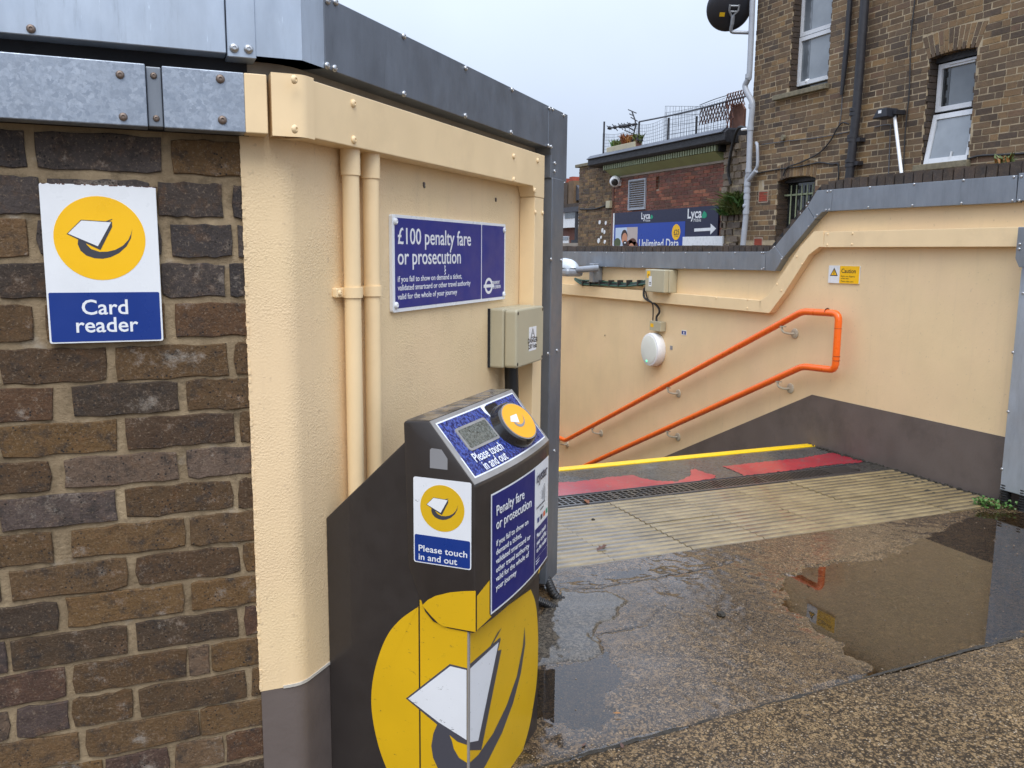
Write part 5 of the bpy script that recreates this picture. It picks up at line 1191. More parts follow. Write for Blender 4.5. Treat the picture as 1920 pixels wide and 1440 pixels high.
c = wpath(FH, [(1397.5, 386)], .12)[0]; MB().lathe(c, FH.o, [(.03, 0), (.03, .03), (.022, .035)], 14).build('access_cap', 'pvc_white', dp, smooth=True)
MB().tube(wpath(FH, [(1391, 243, .1), (1405, 241, .1)], .1), .02, 8).build('side_inlet', 'lamp_white', dp)
sdh = thing('satellite_dish', 'dark satellite dish seen from behind at the house corner', 'satellite dish', FH.P(11.5, .2, 4.5))
dc_ = Vector(wpath(FH, [(1371, 18)], .35)[0]); ax = (dc_-Vector(EYE)).normalized()+Vector((-.25, .1, .22)); ax.normalize()
R0 = .345; prof = [(R0*math.sin(t_)*1., .075*(1-math.cos(t_))*1.6) for t_ in np.linspace(.02, math.pi/2, 9)]
MB().lathe(dc_-ax*.0, ax, prof+[(R0*1.01, prof[-1][1]+.01), (R0*.96, prof[-1][1]+.006)], 40).build('reflector', 'dish_grey', sdh, smooth=True)
rt = ax.cross(Vector((0, 0, 1))).normalized(); up = rt.cross(ax)
def dpt(a, b, c): return dc_+rt*a+up*b-ax*c
fx = MB()
for sg_ in (-1, 1): fx.tube([dpt(.02, -.10, .03), dpt(.03+sg_*.07, .0, .04), dpt(.03+sg_*.07, .08, .035)], .016, 8)
fx.tube([dpt(-.04, .06, .035), dpt(.10, .06, .035)], .014, 8); fx.tube([dpt(-.04, -.02, .035), dpt(.10, -.02, .035)], .014, 8); fx.tube([dpt(.03, -.08, .05), dpt(.03, -.20, .07)], .03, 10)
fx.build('mount', 'lamp_grey', sdh, smooth=True)
e_ = Vector(wpath(FH, [(1402, 66)], .02)[0]); MB().tube(fillet([dpt(.03, -.18, .07), dpt(.02, -.31, .07), Vector((e_.x, e_.y-.15, e_.z))], .08), .026, 12).build('arm', 'lamp_grey', sdh, smooth=True)
MB().add([dpt(-.17, -.10, .012), dpt(-.09, -.10, .012), dpt(-.09, -.04, .012), dpt(-.17, -.04, .012)], [(0, 1, 2, 3)]).build('maker_label', 'print_mustard', sdh, fix=False)
fl = thing('floodlight', 'black floodlight with a white conduit on the brick house', 'floodlight', FH.P(8.7, .1, 3.0))
c = FH.px(1657, 213, .2)
MB().prism(FH, [(c[0]-.10, c[1]-.05), (c[0]+.13, c[1]-.055), (c[0]+.05, c[1]+.055), (c[0]-.09, c[1]+.06)], .06, .26).build('housing', 'dish_grey', fl, bevel=.01)
MB().box(FH, c[0]-.02, c[0]+.03, .26, .263, c[1]-.0, c[1]+.035).build('label', 'print_white', fl)
MB().box(FH, c[0]-.16, c[0]-.11, .0, .16, c[1]-.02, c[1]+.03).build('bracket', 'cast_iron', fl)
p = wpath(FH, [(1677, 216, .1), (1691, 331, .22)], .1); MB().tube([p[0], p[1], Vector(p[1])+(Vector(p[1])-Vector(p[0]))*.5], .021, 10).build('conduit', 'lamp_white', fl, smooth=True)
fcable(FH, [(1592, 233, .03), (1580, 230, .03), (1570, 240, .03), (1556, 265, .03), (1534, 288, .03), (1500, 305, .03), (1476, 314, .03), (1468, 330, .03)], .010, 'cable_black', 'thick dark cable curving down from the soil pipe across the house')
fcable(FH, [(1420, 325), (1455, 318), (1500, 312), (1535, 305), (1560, 308), (1572, 309), (1571, 345)], .010, 'cable_black', 'dark cable running level above the barred window')
fcable(FH, [(1428, 271), (1480, 264), (1535, 258), (1592, 247)], .006, 'wire_grey', 'thin grey wire across the house below the upper window')
fcable(FH, [(1716, -5), (1708, 70), (1705, 170), (1698, 240), (1693, 330)], .008, 'cable_black', 'thin black cable hanging straight down left of the open window')
fcable(FH, [(1640, 238), (1668, 234), (1669, 250), (1666, 330)], .006, 'wire_grey', 'thin pale wire below the floodlight')
fcable(FH, [(1815, 298), (1838, 292), (1880, 290), (1930, 287)], .012, 'cable_black', 'black cable running right from the open window')
fcable(FH, [(1598, -5), (1590, 90), (1581, 160), (1577, 215), (1573, 235)], .006, 'wire_grey', 'pale wire running down beside the waste pipe')

# ================================================================== SHOP BUILDING WITH THE ADVERT
sh = thing('shop_building', 'low red and stock brick shop building with a tarred parapet', 'building', (12, 16, 0))
RL, RR = 13.95, 18.25
slab(FL, 13.2, 20.02, -.1, 3.30, -.3, -.010, [(16.30, 16.43, 2.70, 2.97)], 'mortar_bed', 'mortar_red', sh)
MB().box(FL, 13.2, 20.0, -7, -.45, -.1, 3.5).build('shop_body', 'brick_sooty', sh); MB().box(FL, 16.2, 16.5, -.44, -.31, 2.6, 3.1).build('flue_back', 'dark_gap', sh)
lv0, lv1 = FL.px(1179, 338, .03), FL.px(1209, 392, .03)
rects = courses(RL, RR, 2.16, 3.10, .205, .062, .012, holes=[hole(16.30, 16.43, 2.70, 2.97), hole(lv1[0], lv0[0], lv1[1], lv0[1])], bond='stretch', jit=.006)
wall_bricks(FL, rects, .004, .06, 'brick_red', sh, 300, jit=.003)
m = MB()
for a, b, c, d in courses(RL, RR, 1.2, 2.15, .205, .062, .012, bond='stretch'): m.box(FL, a, b, -.06, .004, c, d)
o = m.build('brick_mass', 'brick_red', sh, attr=True); o['kind'] = 'stuff'
m = MB()
for a, b, c, d in courses(18.34, 20.03, 1.0, 3.46, .215, .060, .014): m.box(FL, a, b, -.06, .035+U(-.004, .004), c, d)
MB().box(FL, 18.33, 20.035, -.3, .022, -.1, 3.46).build('pier_mortar', 'mortar_house', sh)
o = m.build('pier_bricks', 'brick_house', sh, attr=True); o['kind'] = 'stuff'
MB().box(FL, 18.25, 18.34, -.2, .02, -.1, 3.35).build('pier_edge', 'wood_brown', sh)
MB().box(FL, 18.9, 20.15, -.4, .10, 3.46, 3.535).build('pier_coping', 'stone_sill', sh, bevel=.01)
# rubble strip beside the downpipe
m = MB()
for z in np.arange(.9, 3.45, .13):
    s = 13.2
    while s < 13.95:
        w_ = U(.1, .28); m.prism(FL, [(s+U(0, .02), z+U(0, .02)), (min(s+w_, 13.96)-.015, z+U(0, .02)), (min(s+w_, 13.96)-U(.01, .03), z+.11+U(-.01, .015)), (s+U(0, .03), z+.11+U(-.01, .015))], -.1, .05+U(-.02, .05), rnd()); s += w_
o = m.build('rubble_stone', 'rubble', sh, attr=True); o['kind'] = 'stuff'
MB().box(FL, 13.1, 13.97, -.2, .03, -.1, 3.45).build('rubble_core', 'mortar_house', sh)
# parapet: lead edge, tarred roll, dentils, green cove
g1, g2 = 18.36, 13.9
def tz(x, y, o): return FL.px(x, y, o)[1]
MB().prism(Fr((10.2, 0), (-1, 0), (0, 1)), [(-.3, 3.36), (.30, 3.36), (.36, 3.40), (.36, 3.54), (.30, 3.60), (-.3, 3.62)], 13.55, 18.95).build('parapet_roll', 'tar', sh, bevel=.01)
MB().prism(Fr((10.2, 0), (-1, 0), (0, 1)), [(-.3, 3.605), (.30, 3.585), (.39, 3.53), (.41, 3.545), (.31, 3.625), (-.3, 3.645)], 13.6, 18.93).build('lead_flashing', 'lead', sh)
MB().box(FL, g2+.02, g1, -.2, .20, 3.245, 3.36).build('cornice_back', 'dark_gap', sh)
k = 0; s = g2+.06
while s < g1-.03: MB().box(FL, s, s+.045, .20, .26, 3.25, 3.355).build('dentil', 'dentil_paint', sh); s += .087
MB().prism(Fr((10.2, 0), (-1, 0), (0, 1)), [(-.1, 3.10), (.03, 3.10), (.24, 3.243), (-.1, 3.243)], g2+.1, g1-.06).build('cove', 'green_paint', sh)
MB().box(FL, RL, RR, -.05, .022, 3.055, 3.10).build('mortar_fillet', 'render_grey', sh)
# louvre
lv = thing('louvre_vent', 'grey metal louvre vent on the red brick wall above the advert', 'vent', FL.P((lv0[0]+lv1[0])/2, 0, lv1[1]))
bars(FL, lv1[0], lv0[0], lv1[1], lv0[1], -.03, .04, .035, 'frame', 'pvc_white', lv); MB().box(FL, lv1[0]+.03, lv0[0]-.03, -.05, -.035, lv1[1]+.03, lv0[1]-.03).build('backing', 'dark_gap', lv)
nS = 13
for k in range(nS):
    z = lv1[1]+.05+(lv0[1]-lv1[1]-.09)*k/(nS-1); MB().prism(Fr((10.2, 0), (-1, 0), (0, 1)), [(-.02, z+.018), (.03, z-.012), (.033, z-.006), (-.015, z+.022)], lv1[0]+.036, lv0[0]-.036).build('slat', 'pvc_white', lv)
# cctv and yellow box
cc_ = thing('cctv_camera', 'white dome security camera on the brick pier', 'camera', FL.P(*(lambda q: (q[0], .1, q[1]))(FL.px(1150, 341, .15))))
s_, z_ = FL.px(1149.5, 341, .15); d_ = (Vector(EYE)-Vector(FL.P(s_, .15, z_))).normalized()+Vector((-.2, 0, -.25))
MB().lathe(FL.P(s_-.02, .10, z_+.01), d_, [(.0, -.12), (.09, -.09), (.135, -.02), (.13, .05), (.10, .09), (.09, .10)], 20).build('housing', 'lamp_white', cc_, smooth=True); MB().lathe(Vector(FL.P(s_-.02, .10, z_+.01))+d_.normalized()*.095, d_, [(.085, 0), (.06, .035), (.02, .045)], 16).build('lens', 'black_plastic', cc_, smooth=True)
MB().box(FL, s_-.12, s_+.02, -.01, .06, z_-.09, z_+.05).build('mount', 'lamp_white', cc_)
a, b = FL.px(1139, 377, .06), FL.px(1146, 390, .06); o = MB().box(FL, b[0], a[0], .03, .11, b[1], a[1]).build('alarm_box', 'box_plastic', None, bevel=.01); tag(o, 'small cream box on the brick pier left of the advert', 'box')
fcable(FL, [(1139, 383, .06), (1128, 388, .06), (1112, 392, .06), (1088, 392, .06)], .02, 'cable_black', 'brown cable running left from the cream box on the pier')
spots = [(1124, 417, 2.2, 4), (1135.5, 418, 2, 3.8), (1129, 432, 1.8, 4.5), (1133, 435, 1.8, 4), (1126.5, 445, 1.6, 3), (1122, 451.5, 2.6, 5), (1133.5, 453.5, 2, 3.6)]
for x, y, rx, ry in spots:
    c = FL.px(x, y, .05); plate(FL, ell(c, rx*.0225, ry*.0125, 14), .034, .05, 'wall_ornament', 'lamp_white', sh)
# ------------------------------------------------------------------ advert board
ad = thing('advert_board', 'dark blue mobile phone advert board on the shop wall', 'billboard', FL.P(16, .03, 1.2))
AO = .05; zT = 2.258
def apx(x, y): return FL.px(x, y, AO)
sL, sR = apx(1152.6, 401)[0], apx(1347.5, 385)[0]
MB().box(FL, sR, sL, .012, AO, 1.15, zT).build('panel', 'print_navy', ad); MB().box(FL, sL, sL+.05, .012, AO+.01, 1.15, zT).build('edge_strip', 'print_white', ad)
b1 = apx(1285, 415); zb = (apx(1153, 421.5)[1]+b1[1])/2
MB().box(FL, b1[0], sL-.001, AO, AO+.003, 1.15, zb).build('blue_panel', 'print_ad_blue', ad)
w0, w1 = apx(1283.7, 444.3), apx(1359, 442.5); MB().box(FL, w1[0], w0[0], AO+.004, AO+.05, 1.15, (w0[1]+w1[1])/2).build('white_panel', 'print_white', ad, bevel=.005)
a, b = apx(1154.6, 427.5), apx(1196, 425.2); A1 = AO+.003
pic = MB().box(FL, b[0], a[0], A1, A1+.002, 1.15, (a[1]+b[1])/2).build('picture', 'print_sky', ad)
W_ = a[0]-b[0]; zP = (a[1]+b[1])/2
def pc(u, v): return (a[0]-u*W_, zP-v*.56)        # u rightwards 0..1, v downwards in picture widths
def blob(c, rx, rz, mt, h, name, n=22): plate(FL, [(pc(c[0], c[1])[0]+rx*W_*math.cos(2*math.pi*i/n), pc(c[0], c[1])[1]+rz*.56*math.sin(2*math.pi*i/n)) for i in range(n)], A1+h, A1+h+.001, name, mt, pic)
plate(FL, [pc(.52, .0), pc(1, .0), pc(1, .62), pc(.6, .62)], A1+.0021, A1+.003, 'print_stonework', 'print_stone', pic)
blob((.10, .62), .16, .2, 'print_leaf', .0022, 'print_foliage'); blob((.22, 1.0), .26, .22, 'print_shirt', .0035, 'print_shirt')
blob((.42, .36), .145, .27, 'print_hair', .0046, 'print_hair'); blob((.44, .47), .125, .25, 'print_skin', .0058, 'print_face'); blob((.46, .66), .11, .13, 'print_hair', .007, 'print_beard'); blob((.47, .62), .05, .03, 'print_white', .0082, 'print_smile')
for u, v, r in ((.62, .86, .14), (.68, .66, .15), (.80, .60, .16), (.90, .72, .14), (.92, .92, .14), (.64, 1.0, .13)): blob((u, v), r, r, 'print_curl', .0046, 'print_curls')
blob((.76, .84), .12, .2, 'print_skin', .0094, 'print_face'); blob((.76, .95), .05, .025, 'print_white', .0106, 'print_smile')
c = apx(1268, 435.3); ci = plate(FL, ell(c, 7.2*.0215, 13*.0125, 30), A1, A1+.004, 'price_disc', 'print_yellow', ad)
tfit('£25', FL, 1263, 1273.3, 440, A1+.006, .15, 'print_navy', ci, .01, True); tfit('30 days', FL, 1264.5, 1271.5, 443.8, A1+.006, .04, 'print_navy', ci, 0, True)
tfit('Unlimited Data', FL, 1197.8, 1272.4, 464.6, A1+.003, .27, 'print_white', ad, .012, True)
tfit('Lyca', FL, 1202.3, 1219, 410.6, AO+.003, .2, 'print_white', ad, .02, True); tfit('Mobile', FL, 1209.5, 1219, 415.6, AO+.003, .07, 'print_white', ad, 0, True)
tfit('Lyca', FL, 1289, 1315.5, 409.3, AO+.003, .27, 'print_white', ad, .02, True); tfit('Mobile', FL, 1300.5, 1314.3, 416, AO+.003, .1, 'print_white', ad, 0, True)
for x, y, k in ((1222.3, 406.3, .65), (1321.3, 402, 1.)):
    c = apx(x, y); lf = [(c[0]-dx*k*.0215, c[1]-dy*k*.0125) for dx, dy in ((-4, 5), (-3.6, 0), (-1, -5.5), (2, -2.5), (3.6, .5), (3, 4.2), (0, 6))]; plate(FL, lf, AO, AO+.004, 'leaf_mark', 'print_green', ad)
plate(FL, [apx(*p) for p in ((1302, 428.6), (1332.6, 426.8), (1332.8, 419.6), (1343, 428.6), (1332, 439.6), (1332.2, 432.6), (1302, 434.3))], AO, AO+.004, 'arrow', 'print_white', ad)

# ------------------------------------------------------------------ things on the shop roof
rf = thing('roof_fence', 'wire mesh fence with thin posts on the shop roof', 'fence', FL.P(16, 0, 3.62))
FO = .05
for x, yt, yb_ in ((1133, 228, 297), (1198.5, 228, 284), (1253.5, 221, 273), (1306.5, 218, 259)):
    a, b = FL.px(x, yt, FO), FL.px(x, yb_, FO); MB().tube([FL.P(a[0], FO, a[1]), FL.P(a[0], FO, 3.60)], .022, 7).build('post', 'cast_iron', rf)
def meshp(s0, s1, z0, z1, o, st, r, slack=.0, nm='mesh', z1b=None):
    z1b = z1 if z1b is None else z1b
    m = MB(); n = max(2, int((s1-s0)/st)); nz = max(2, int((z1-z0)/st))
    for i in range(n+1):
        s = s0+(s1-s0)*i/n; m.tube([FL.P(s, o, z0), FL.P(s+U(-.01, .01), o+U(-.02, .02), z1+(z1b-z1)*i/n-slack*math.sin(math.pi*i/n))], r, 3, False)
    for j in range(nz+1):
        t = j/nz; m.tube([FL.P(s0+(s1-s0)*q/8, o, z0+(z1+(z1b-z1)*q/8-z0)*t-slack*t*math.sin(math.pi*q/8)) for q in range(9)], r, 3, False)
    o_ = m.build(nm, 'wire_grey', rf); o_['kind'] = 'stuff'
meshp(17.2, 18.8, 3.62, 4.15, FO, .075, .0035, .10); meshp(16.05, 17.2, 3.62, 4.15, FO, .075, .0035, .06); qa, qb = FL.px(1365, 200, FO-.08), FL.px(1247, 199, FO-.08); meshp(qa[0], qb[0], 3.62, qa[1], FO-.08, .1, .0045, z1b=qb[1]); meshp(13.75, 16.1, 3.62, 4.25, FO, .075, .0035, .05)
fcable(FL, [(1199, 228, .05), (1250, 218, .05), (1310, 204, .05), (1362, 190, .05), (1400, 180, .05)], .018, 'wire_grey', 'taut grey line strung above the roof fence', 'line', 'line')
fcable(FL, [(1312, 197, .0), (1340, 186, .0), (1366, 178, .0)], .008, 'wire_grey', 'thin upper wire between trellis and fence', 'wire', 'wire')
ta = thing('tv_aerial', 'old television aerial with many rods above the shop roof', 'aerial', FL.P(18, 0, 3.9))
def ap(x, y, o=.0): s, z = FL.px(x, y, o); return FL.P(s, o, z)
def rods(name, segs, r, parent, mat='cast_iron'):
    for p_, q_ in segs: MB().tube([ap(*p_), ap(*q_)], r, 5).build(name, mat, parent)
rods('boom', [((1140, 241), (1193, 232))], .022, ta)
rods('rod', [((1138, 236), (1146, 243)), ((1148, 233), (1158, 245)), ((1159, 231.5), (1168, 243)), ((1165, 231), (1173, 242.5)), ((1170, 231), (1176, 240)), ((1176, 229.5), (1184, 238))], .011, ta)
rods('reflector_arm', [((1185, 209.5), (1191, 226)), ((1191, 226), (1192, 236)), ((1192, 236), (1188, 252)), ((1175, 237), (1190, 245)), ((1186, 236), (1195, 233))], .017, ta)
rods('reflector_rod', [((1178, 205.5), (1193, 212)), ((1180.5, 213.5), (1188, 217)), ((1183, 220), (1195, 227)), ((1171, 244), (1187, 251)), ((1182.5, 258), (1188, 252)), ((1184.5, 261), (1188, 253))], .012, ta)
for x, y in ((1143, 239.8), (1153, 238.5), (1163, 237), (1169, 236.5), (1173.5, 236), (1180, 234)): MB().lathe(ap(x, y), (0, .6, .1), [(.02, -.06), (.045, -.02), (.045, .02), (.02, .06)], 8).build('element_clip', 'cast_iron', ta)
rods('mast', [((1188, 252), (1190.5, 287))], .016, ta)
def lattice(name, label, x0, x1, y0, y1, nu, mat, o=.02):
    th = thing(name, label, 'trellis', ap(x0, y1, o)); A0, A1_ = FL.px(x0, (y0+y1)/2, o)[0], FL.px(x1, (y0+y1)/2, o)[0]; zt_, zb_ = FL.px((x0+x1)/2, y0, o)[1], FL.px((x0+x1)/2, y1, o)[1]
    ds = (A1_-A0)/nu
    for k in range(-2, nu+1):
        for d in (1, -1):
            p_ = [A0+ds*(k+(0 if d > 0 else 2)), zb_]; q_ = [A0+ds*(k+(2 if d > 0 else 0)), zt_]
            lo_, hi_ = min(A0, A1_), max(A0, A1_); t0, t1 = 0, 1
            if q_[0] != p_[0]:
                ta_, tb_ = sorted(((lo_-p_[0])/(q_[0]-p_[0]), (hi_-p_[0])/(q_[0]-p_[0]))); t0, t1 = max(0, ta_), min(1, tb_)
            if t1-t0 < .1: continue
            L_ = lambda t: (p_[0]+(q_[0]-p_[0])*t, p_[1]+(q_[1]-p_[1])*t); u_, v_ = L_(t0), L_(t1)
            MB().tube([FL.P(u_[0], o+d*.012, u_[1]), FL.P(v_[0], o+d*.012, v_[1])], .013, 4).build('lath', mat, th)
lattice('trellis', 'brown expanding trellis stretched along the roof fence', 1313, 1363, 195, 229, 9, 'rust')
lattice('trellis', 'brown expanding trellis standing high beside the downpipe', 1362, 1396, 172, 200, 7, 'rust', .05); lattice('trellis', 'narrow brown trellis piece left of the brown board', 1361, 1374, 196, 250, 2, 'rust', .08)
a, b = FL.px(1370, 198, -.05), FL.px(1393, 252, -.05); o = MB().prism(FL, [(b[0], 3.58), (a[0], 3.58), (a[0]+.02, a[1]-.1), (a[0]-.12, a[1]), (b[0]+.1, a[1]), (b[0], a[1]-.12)], -.10, -.05).build('brown_board', 'wood_brown'); tag(o, 'weathered brown board standing on the shop roof by the downpipe', 'board')
# planter, birdhouse
pl = thing('roof_planter', 'cream trough planter with green and orange plants on the shop roof', 'planter', ap(1170, 290, -.1))
a, b = FL.px(1145, 290, .1), FL.px(1198, 283, .1); MB().box(FL, b[0], a[0], .02, .22, 3.60, 3.76).build('trough', 'box_plastic', pl, bevel=.01)
def tuft(name, mat, c, spread, h, n, parent=None, w=.02, lean=.5):
    m = MB()
    for _ in range(n):
        a = U(0, 6.28); r = spread*math.sqrt(rnd()); b_ = Vector((c[0]+r*math.cos(a)*.6, c[1]+r*math.sin(a), c[2])); hh = h*U(.4, 1); d = Vector((U(-1, 1), U(-1, 1), 0))*lean*hh; sd_ = Vector((U(-1, 1), U(-1, 1), U(-.3, .3))).normalized()*w*U(.5, 1.2)
        mid_ = b_+d*.4+Vector((0, 0, hh*.6)); tip = b_+d+Vector((0, 0, hh*U(.7, 1)))
        m.add([b_-sd_*.4, b_+sd_*.4, mid_+sd_, tip, mid_-sd_], [(0, 1, 2, 4), (4, 2, 3)])
    return m.build(name, mat, parent, fix=False)
for x, mt, h in ((1153, 'leaf_green', .22), (1160, 'leaf_olive', .2), (1173, 'leaf_rust', .34), (1184, 'leaf_ochre', .24), (1191, 'leaf_rust', .2), (1195, 'leaf_olive', .26)):
    s_, z_ = FL.px(x, 288, .1); tuft('plant', mt, FL.P(s_, .1, 3.74), .14, h, 90, pl, .03)
bh = thing('bird_house', 'little brown bird house on a post on the shop roof', 'bird house', ap(1195, 282, .12))
s_, z_ = FL.px(1195, 268, .12); MB().prism(FL, [(s_-.06, z_-.10), (s_+.06, z_-.10), (s_+.075, z_+.05), (s_, z_+.12), (s_-.075, z_+.05)], .06, .18).build('box', 'wood_brown', bh); 
MB().prism(FL, [(s_-.12, z_+.03), (s_, z_+.15), (s_+.12, z_+.03), (s_+.12, z_+.055), (s_, z_+.18), (s_-.12, z_+.055)], .04, .20).build('roof', 'tar', bh); MB().tube([FL.P(s_, .12, 3.6), FL.P(s_, .12, z_-.1)], .015, 6).build('post', 'wood_brown', bh); MB().lathe(FL.P(s_, .18, z_+.01), FL.o, [(.03, 0), (.03, .004)], 10).build('hole', 'print_black', bh)
# cable loop and ivy between shop and house
fcable(FL, [(1398, 240, .3), (1385, 240, .3), (1376, 262, .25), (1368, 300, .2), (1366, 325, .15), (1370, 345, .12)], .028, 'cable_black', 'thick dark cable drooping at the gap between shop and house')
wb = thing('wall_weed', 'green weed growing from the rubble between shop and house', 'plant', FL.P(13.7, .1, 2.1))
for x, y, h in ((1372, 392, .28), (1380, 396, .3), (1366, 383, .25), (1376, 372, .25), (1385, 382, .3), (1363, 398, .2), (1388, 368, .2)): s_, z_ = FL.px(x, y, .1); tuft('leaves', 'leaf_green' if x % 2 else 'leaf_olive', FL.P(s_, .1, z_-.06), .17, h, 150, wb, .016, 1.6)
# ------------------------------------------------------------------ far terrace
ft = thing('terrace_house', 'distant terraced house with chimneys and white bay, left of the shop', 'house', FT.P(29.5, 0, 0))
def tb(x0, y0, x1, y1, o0, o1, name, mat, parent=None, bev=0): a, b = FT.px(x0, y0, o1), FT.px(x1, y1, o1); return MB().box(FT, b[0], a[0], o0, o1, b[1], a[1]).build(name, mat, parent or ft, bevel=bev, attr=mat.startswith('brick'))
tb(1030, 386, 1094, 475, -6, 0, 'wall', 'brick_sooty'); a, b = FT.px(1030, 386, 0), FT.px(1094, 386, 0)
rfo = MB().prism(FT, [(FT.px(1094, 368, 0)[0], FT.px(1094, 368, 0)[1]), (a[0], a[1]), (a[0], FT.px(1030, 346, 0)[1]), (FT.px(1068, 346, 0)[0], FT.px(1068, 346, 0)[1]), (FT.px(1076, 361, 0)[0], FT.px(1076, 361, 0)[1])], -5, -.3).build('roof', 'slate', ft)
tb(1066, 340, 1075, 390, -1.2, -.2, 'chimney', 'brick_house', rfo); tb(1067.5, 332, 1073.5, 340, -1.0, -.4, 'chimney_pot', 'terracotta', rfo); tb(1056, 343, 1063, 390, -1.2, -.2, 'chimney', 'brick_house', rfo); tb(1060, 335, 1062.5, 343, -1, -.5, 'chimney_pot', 'terracotta', rfo)
by = tb(1045, 398, 1081.5, 426, 0, .9, 'bay', 'lamp_white'); tb(1043, 391, 1082.5, 396.5, 0, 1.0, 'bay_roof', 'slate', by); tb(1059, 398.5, 1078, 408.5, .9, .92, 'pane', 'glass_dull', by)
tb(1050, 427, 1079, 470, 0, .7, 'lower_wall', 'brick_red'); wn = tb(1055, 443, 1065.5, 458, .7, .74, 'window', 'lamp_white'); tb(1055.5, 444, 1064.5, 450, .74, .76, 'pane', 'glass_frost', wn)
tb(1081.5, 417, 1088, 419, 0, .1, 'ledge', 'lamp_white'); tb(1081.5, 430, 1088, 432, 0, .1, 'ledge', 'lamp_white'); tb(1078.3, 392, 1079.6, 452, .9, .98, 'rain_pipe', 'cast_iron'); 
tb(1071, 450, 1081, 456, .8, 1.1, 'alarm', 'dish_grey'); tb(1045, 456, 1086, 468, .9, 3.0, 'flat_roof', 'render_grey')

# ================================================================== SMALL THINGS ON THE GROUND
def leaf(x, y, z, size, mat, label, curl=.3, rot=None):
    gx, gy = gpx(x, y, z); r = U(0, 6.28) if rot is None else rot
    pts = [(-1, 0), (-.6, .32), (-.2, .28), (.1, .5), (.35, .25), (.8, .22), (1.15, 0), (.8, -.2), (.4, -.25), (.1, -.48), (-.25, -.28), (-.6, -.3)]
    vs = [(gx, gy, z+.004)]+[(gx+size*(a*math.cos(r)-b*math.sin(r)), gy+size*(a*math.sin(r)+b*math.cos(r)), z+.003+curl*size*(abs(b)*.9+max(0, a)*.4*rnd())) for a, b in pts]; n = len(pts)
    vs2 = [(a, b, c-.0006) for a, b, c in vs]
    m = MB().add(vs, [(0, 1+i, 1+(i+1) % n) for i in range(n)]); o = m.build('fallen_leaf', mat, fix=False); return tag(o, label, 'leaf', 'fallen leaves on the wet ground')
leaf(1128, 1030, .008, .038, 'leaf_brown', 'curled brown leaf lying on the ribbed paving near the reader', .6, .5); leaf(1100, 942, .006, .035, 'leaf_rust', 'rust coloured leaf on the drain grating', .7)
leaf(1157, 1339, .004, .012, 'leaf_ochre', 'tiny ochre leaf at the edge of the puddle by the reader'); leaf(1166, 1400, .012, .012, 'leaf_brown', 'tiny pale brown leaf on the joint between the slabs'); leaf(1095, 1398, .003, .010, 'leaf_brown', 'tiny brown leaf close to the reader foot')
for i, (x, y, sz, lb) in enumerate(((1112, 973, .010, 'dark crumb on the tactile paving beside the drain'), (1055, 1034, .007, 'dark crumb on the tactile paving next to the reader'), (1352, 1152, .02, 'dark clod on the wet concrete in the middle of the forecourt'))):
    gx, gy = gpx(x, y, .008); m = MB().lathe((gx, gy, .002), (0, 0, 1), [(sz*.7, 0), (sz, sz*.35), (sz*.7, sz*.7), (sz*.2, sz*.9)], 7); m.v = [(a+U(-.2, .2)*sz, b+U(-.2, .2)*sz, c) for a, b, c in m.v]; o = m.build('dirt_clod', 'dirt_dark'); tag(o, lb, 'dirt')
m = MB()
for k in range(520):
    if k < 200: x = U(.75, 3.3); y = joint_y(x)+random.gauss(0, .02)
    else: x = U(.75, 4.1); y = U(1.2, 3.1)
    sz = U(.0012, .0036); z = float(hground(np.array([x]), np.array([y]))[0]) if k < 400 else .004
    m.lathe((x, y, max(z, -.001)), (U(-.4, .4), U(-.4, .4), 1), [(sz, -sz*.3), (sz*1.1, sz*.2), (sz*.5, sz*.7)], 5)
o = m.build('loose_grit', 'rubble_grit'); tag(o, 'loose grit and tiny stones scattered over the wet forecourt', kind='stuff')
# weed by the post and moss along the wall foot
gw = thing('ground_weed', 'low green weed at the wall foot by the right casing', 'plant', (*gpx(1850, 948), 0))
for x, y, h in ((1833, 946, .05), (1842, 947, .055), (1850, 949, .05), (1858, 950, .05), (1866, 950, .045), (1892, 952, .045)):
    gx, gy = gpx(x, y, .01); m = MB()
    for _ in range(34):
        a = U(0, 6.28); r = .035*math.sqrt(rnd()); c = Vector((gx+r*math.cos(a), gy+r*math.sin(a), U(.004, h))); n_ = Vector((U(-1, 1), U(-1, 1), U(.4, 1.4))).normalized(); t_ = n_.cross(Vector((U(-1, 1), U(-1, 1), .1))).normalized()*U(.006, .012); b_ = n_.cross(t_)
        m.add([c-t_, c+b_*.8, c+t_, c-b_*.8], [(0, 1, 2, 3)])
    m.build('leaves', 'leaf_green', gw, fix=False)
m = MB()
for k in range(240):
    y = U(2.95, 4.7); d = abs(random.gauss(0, .014)); sz = U(.004, .012); z = 0
    m.lathe((4.232-d, y, .004), (0, 0, 1), [(sz, 0), (sz*.8, sz*.6), (sz*.2, sz*.9)], 5)
o = m.build('wall_foot_grit', 'dirt_dark'); tag(o, 'dark moss and grit along the foot of the stair wall', kind='stuff')
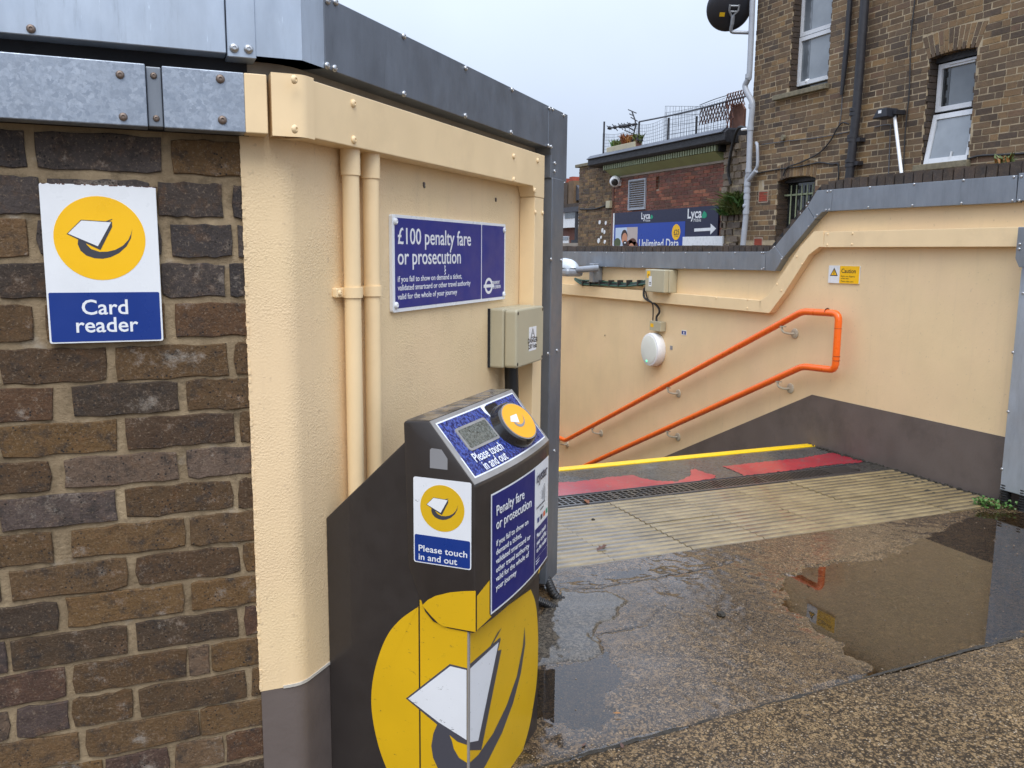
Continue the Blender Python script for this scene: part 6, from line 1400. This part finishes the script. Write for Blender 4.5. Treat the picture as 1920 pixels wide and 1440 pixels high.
tw = thing('wall_top_weed', 'small weed on the sooty wall top at the right', 'plant', FR.P(3.4, -.1, 1.82)); s_, z_ = FR.px(1880, 326, -.1); tuft('leaves', 'leaf_olive', FR.P(s_, -.1, 1.81), .05, .09, 26, tw, .01, .9); tuft('leaves', 'leaf_ochre', FR.P(s_, -.08, 1.81), .05, .08, 14, tw, .008, .9)
# pits and scars in the render of the splayed wall
for x, y in ((796, 348), (929, 374), (1134, 629)):
    fr_ = FD if x < 1000 else FR; s_, z_ = fr_.px(x, y, .005); m = MB()
    for _ in range(4): m.lathe(fr_.P(s_+U(-.006, .006), .003, z_+U(-.006, .006)), fr_.o, [(.004, 0), (.0045, .0035), (.002, .004)], 6)
    m.build('plaster_scar', 'plinth_grey', sw if x < 1000 else rw)

# ================================================================== LETTERING INTO MESHES
bpy.context.view_layer.update()
jobs = []
for (body_, fr, a, b, o, size, mat, parent, bold, flip, sp_) in tfit.q:
    cu = bpy.data.curves.new('t', 'FONT'); cu.body = body_; cu.size = size; cu.offset = bold*size; cu.extrude = .0002; cu.resolution_u = 3
    x = -fr.s if flip else fr.s; jobs.append(('lettering', cu, (fr.P(a[0], o, a[1]), x, np.array([0, 0, 1.]), fr.o, abs(b[0]-a[0])), mat, parent))
jobs += TEXTS
tmp = []
for j in jobs:
    ob = bpy.data.objects.new('tmp', j[1]); S.collection.objects.link(ob); tmp.append(ob)
dg = bpy.context.evaluated_depsgraph_get()
for (nm, cu, M_, mat, parent), ob in zip(jobs, tmp):
    me = bpy.data.meshes.new_from_object(ob.evaluated_get(dg)); me.materials.clear(); me.materials.append(MATS[mat])
    if isinstance(M_, tuple):
        org, x, y, n_, wd = M_; xs_ = [v.co.x for v in me.vertices]; x0, x1 = min(xs_), max(xs_); k = wd/(x1-x0)
        M_ = basis(np.array(org)-np.array(x)*x0*k, np.array(x)*k, y, n_)
    me.transform(M_)
    if M_.determinant() < 0: me.flip_normals()
    o = bpy.data.objects.new(nm, me); link(o, parent)
for ob in tmp: bpy.data.objects.remove(ob)
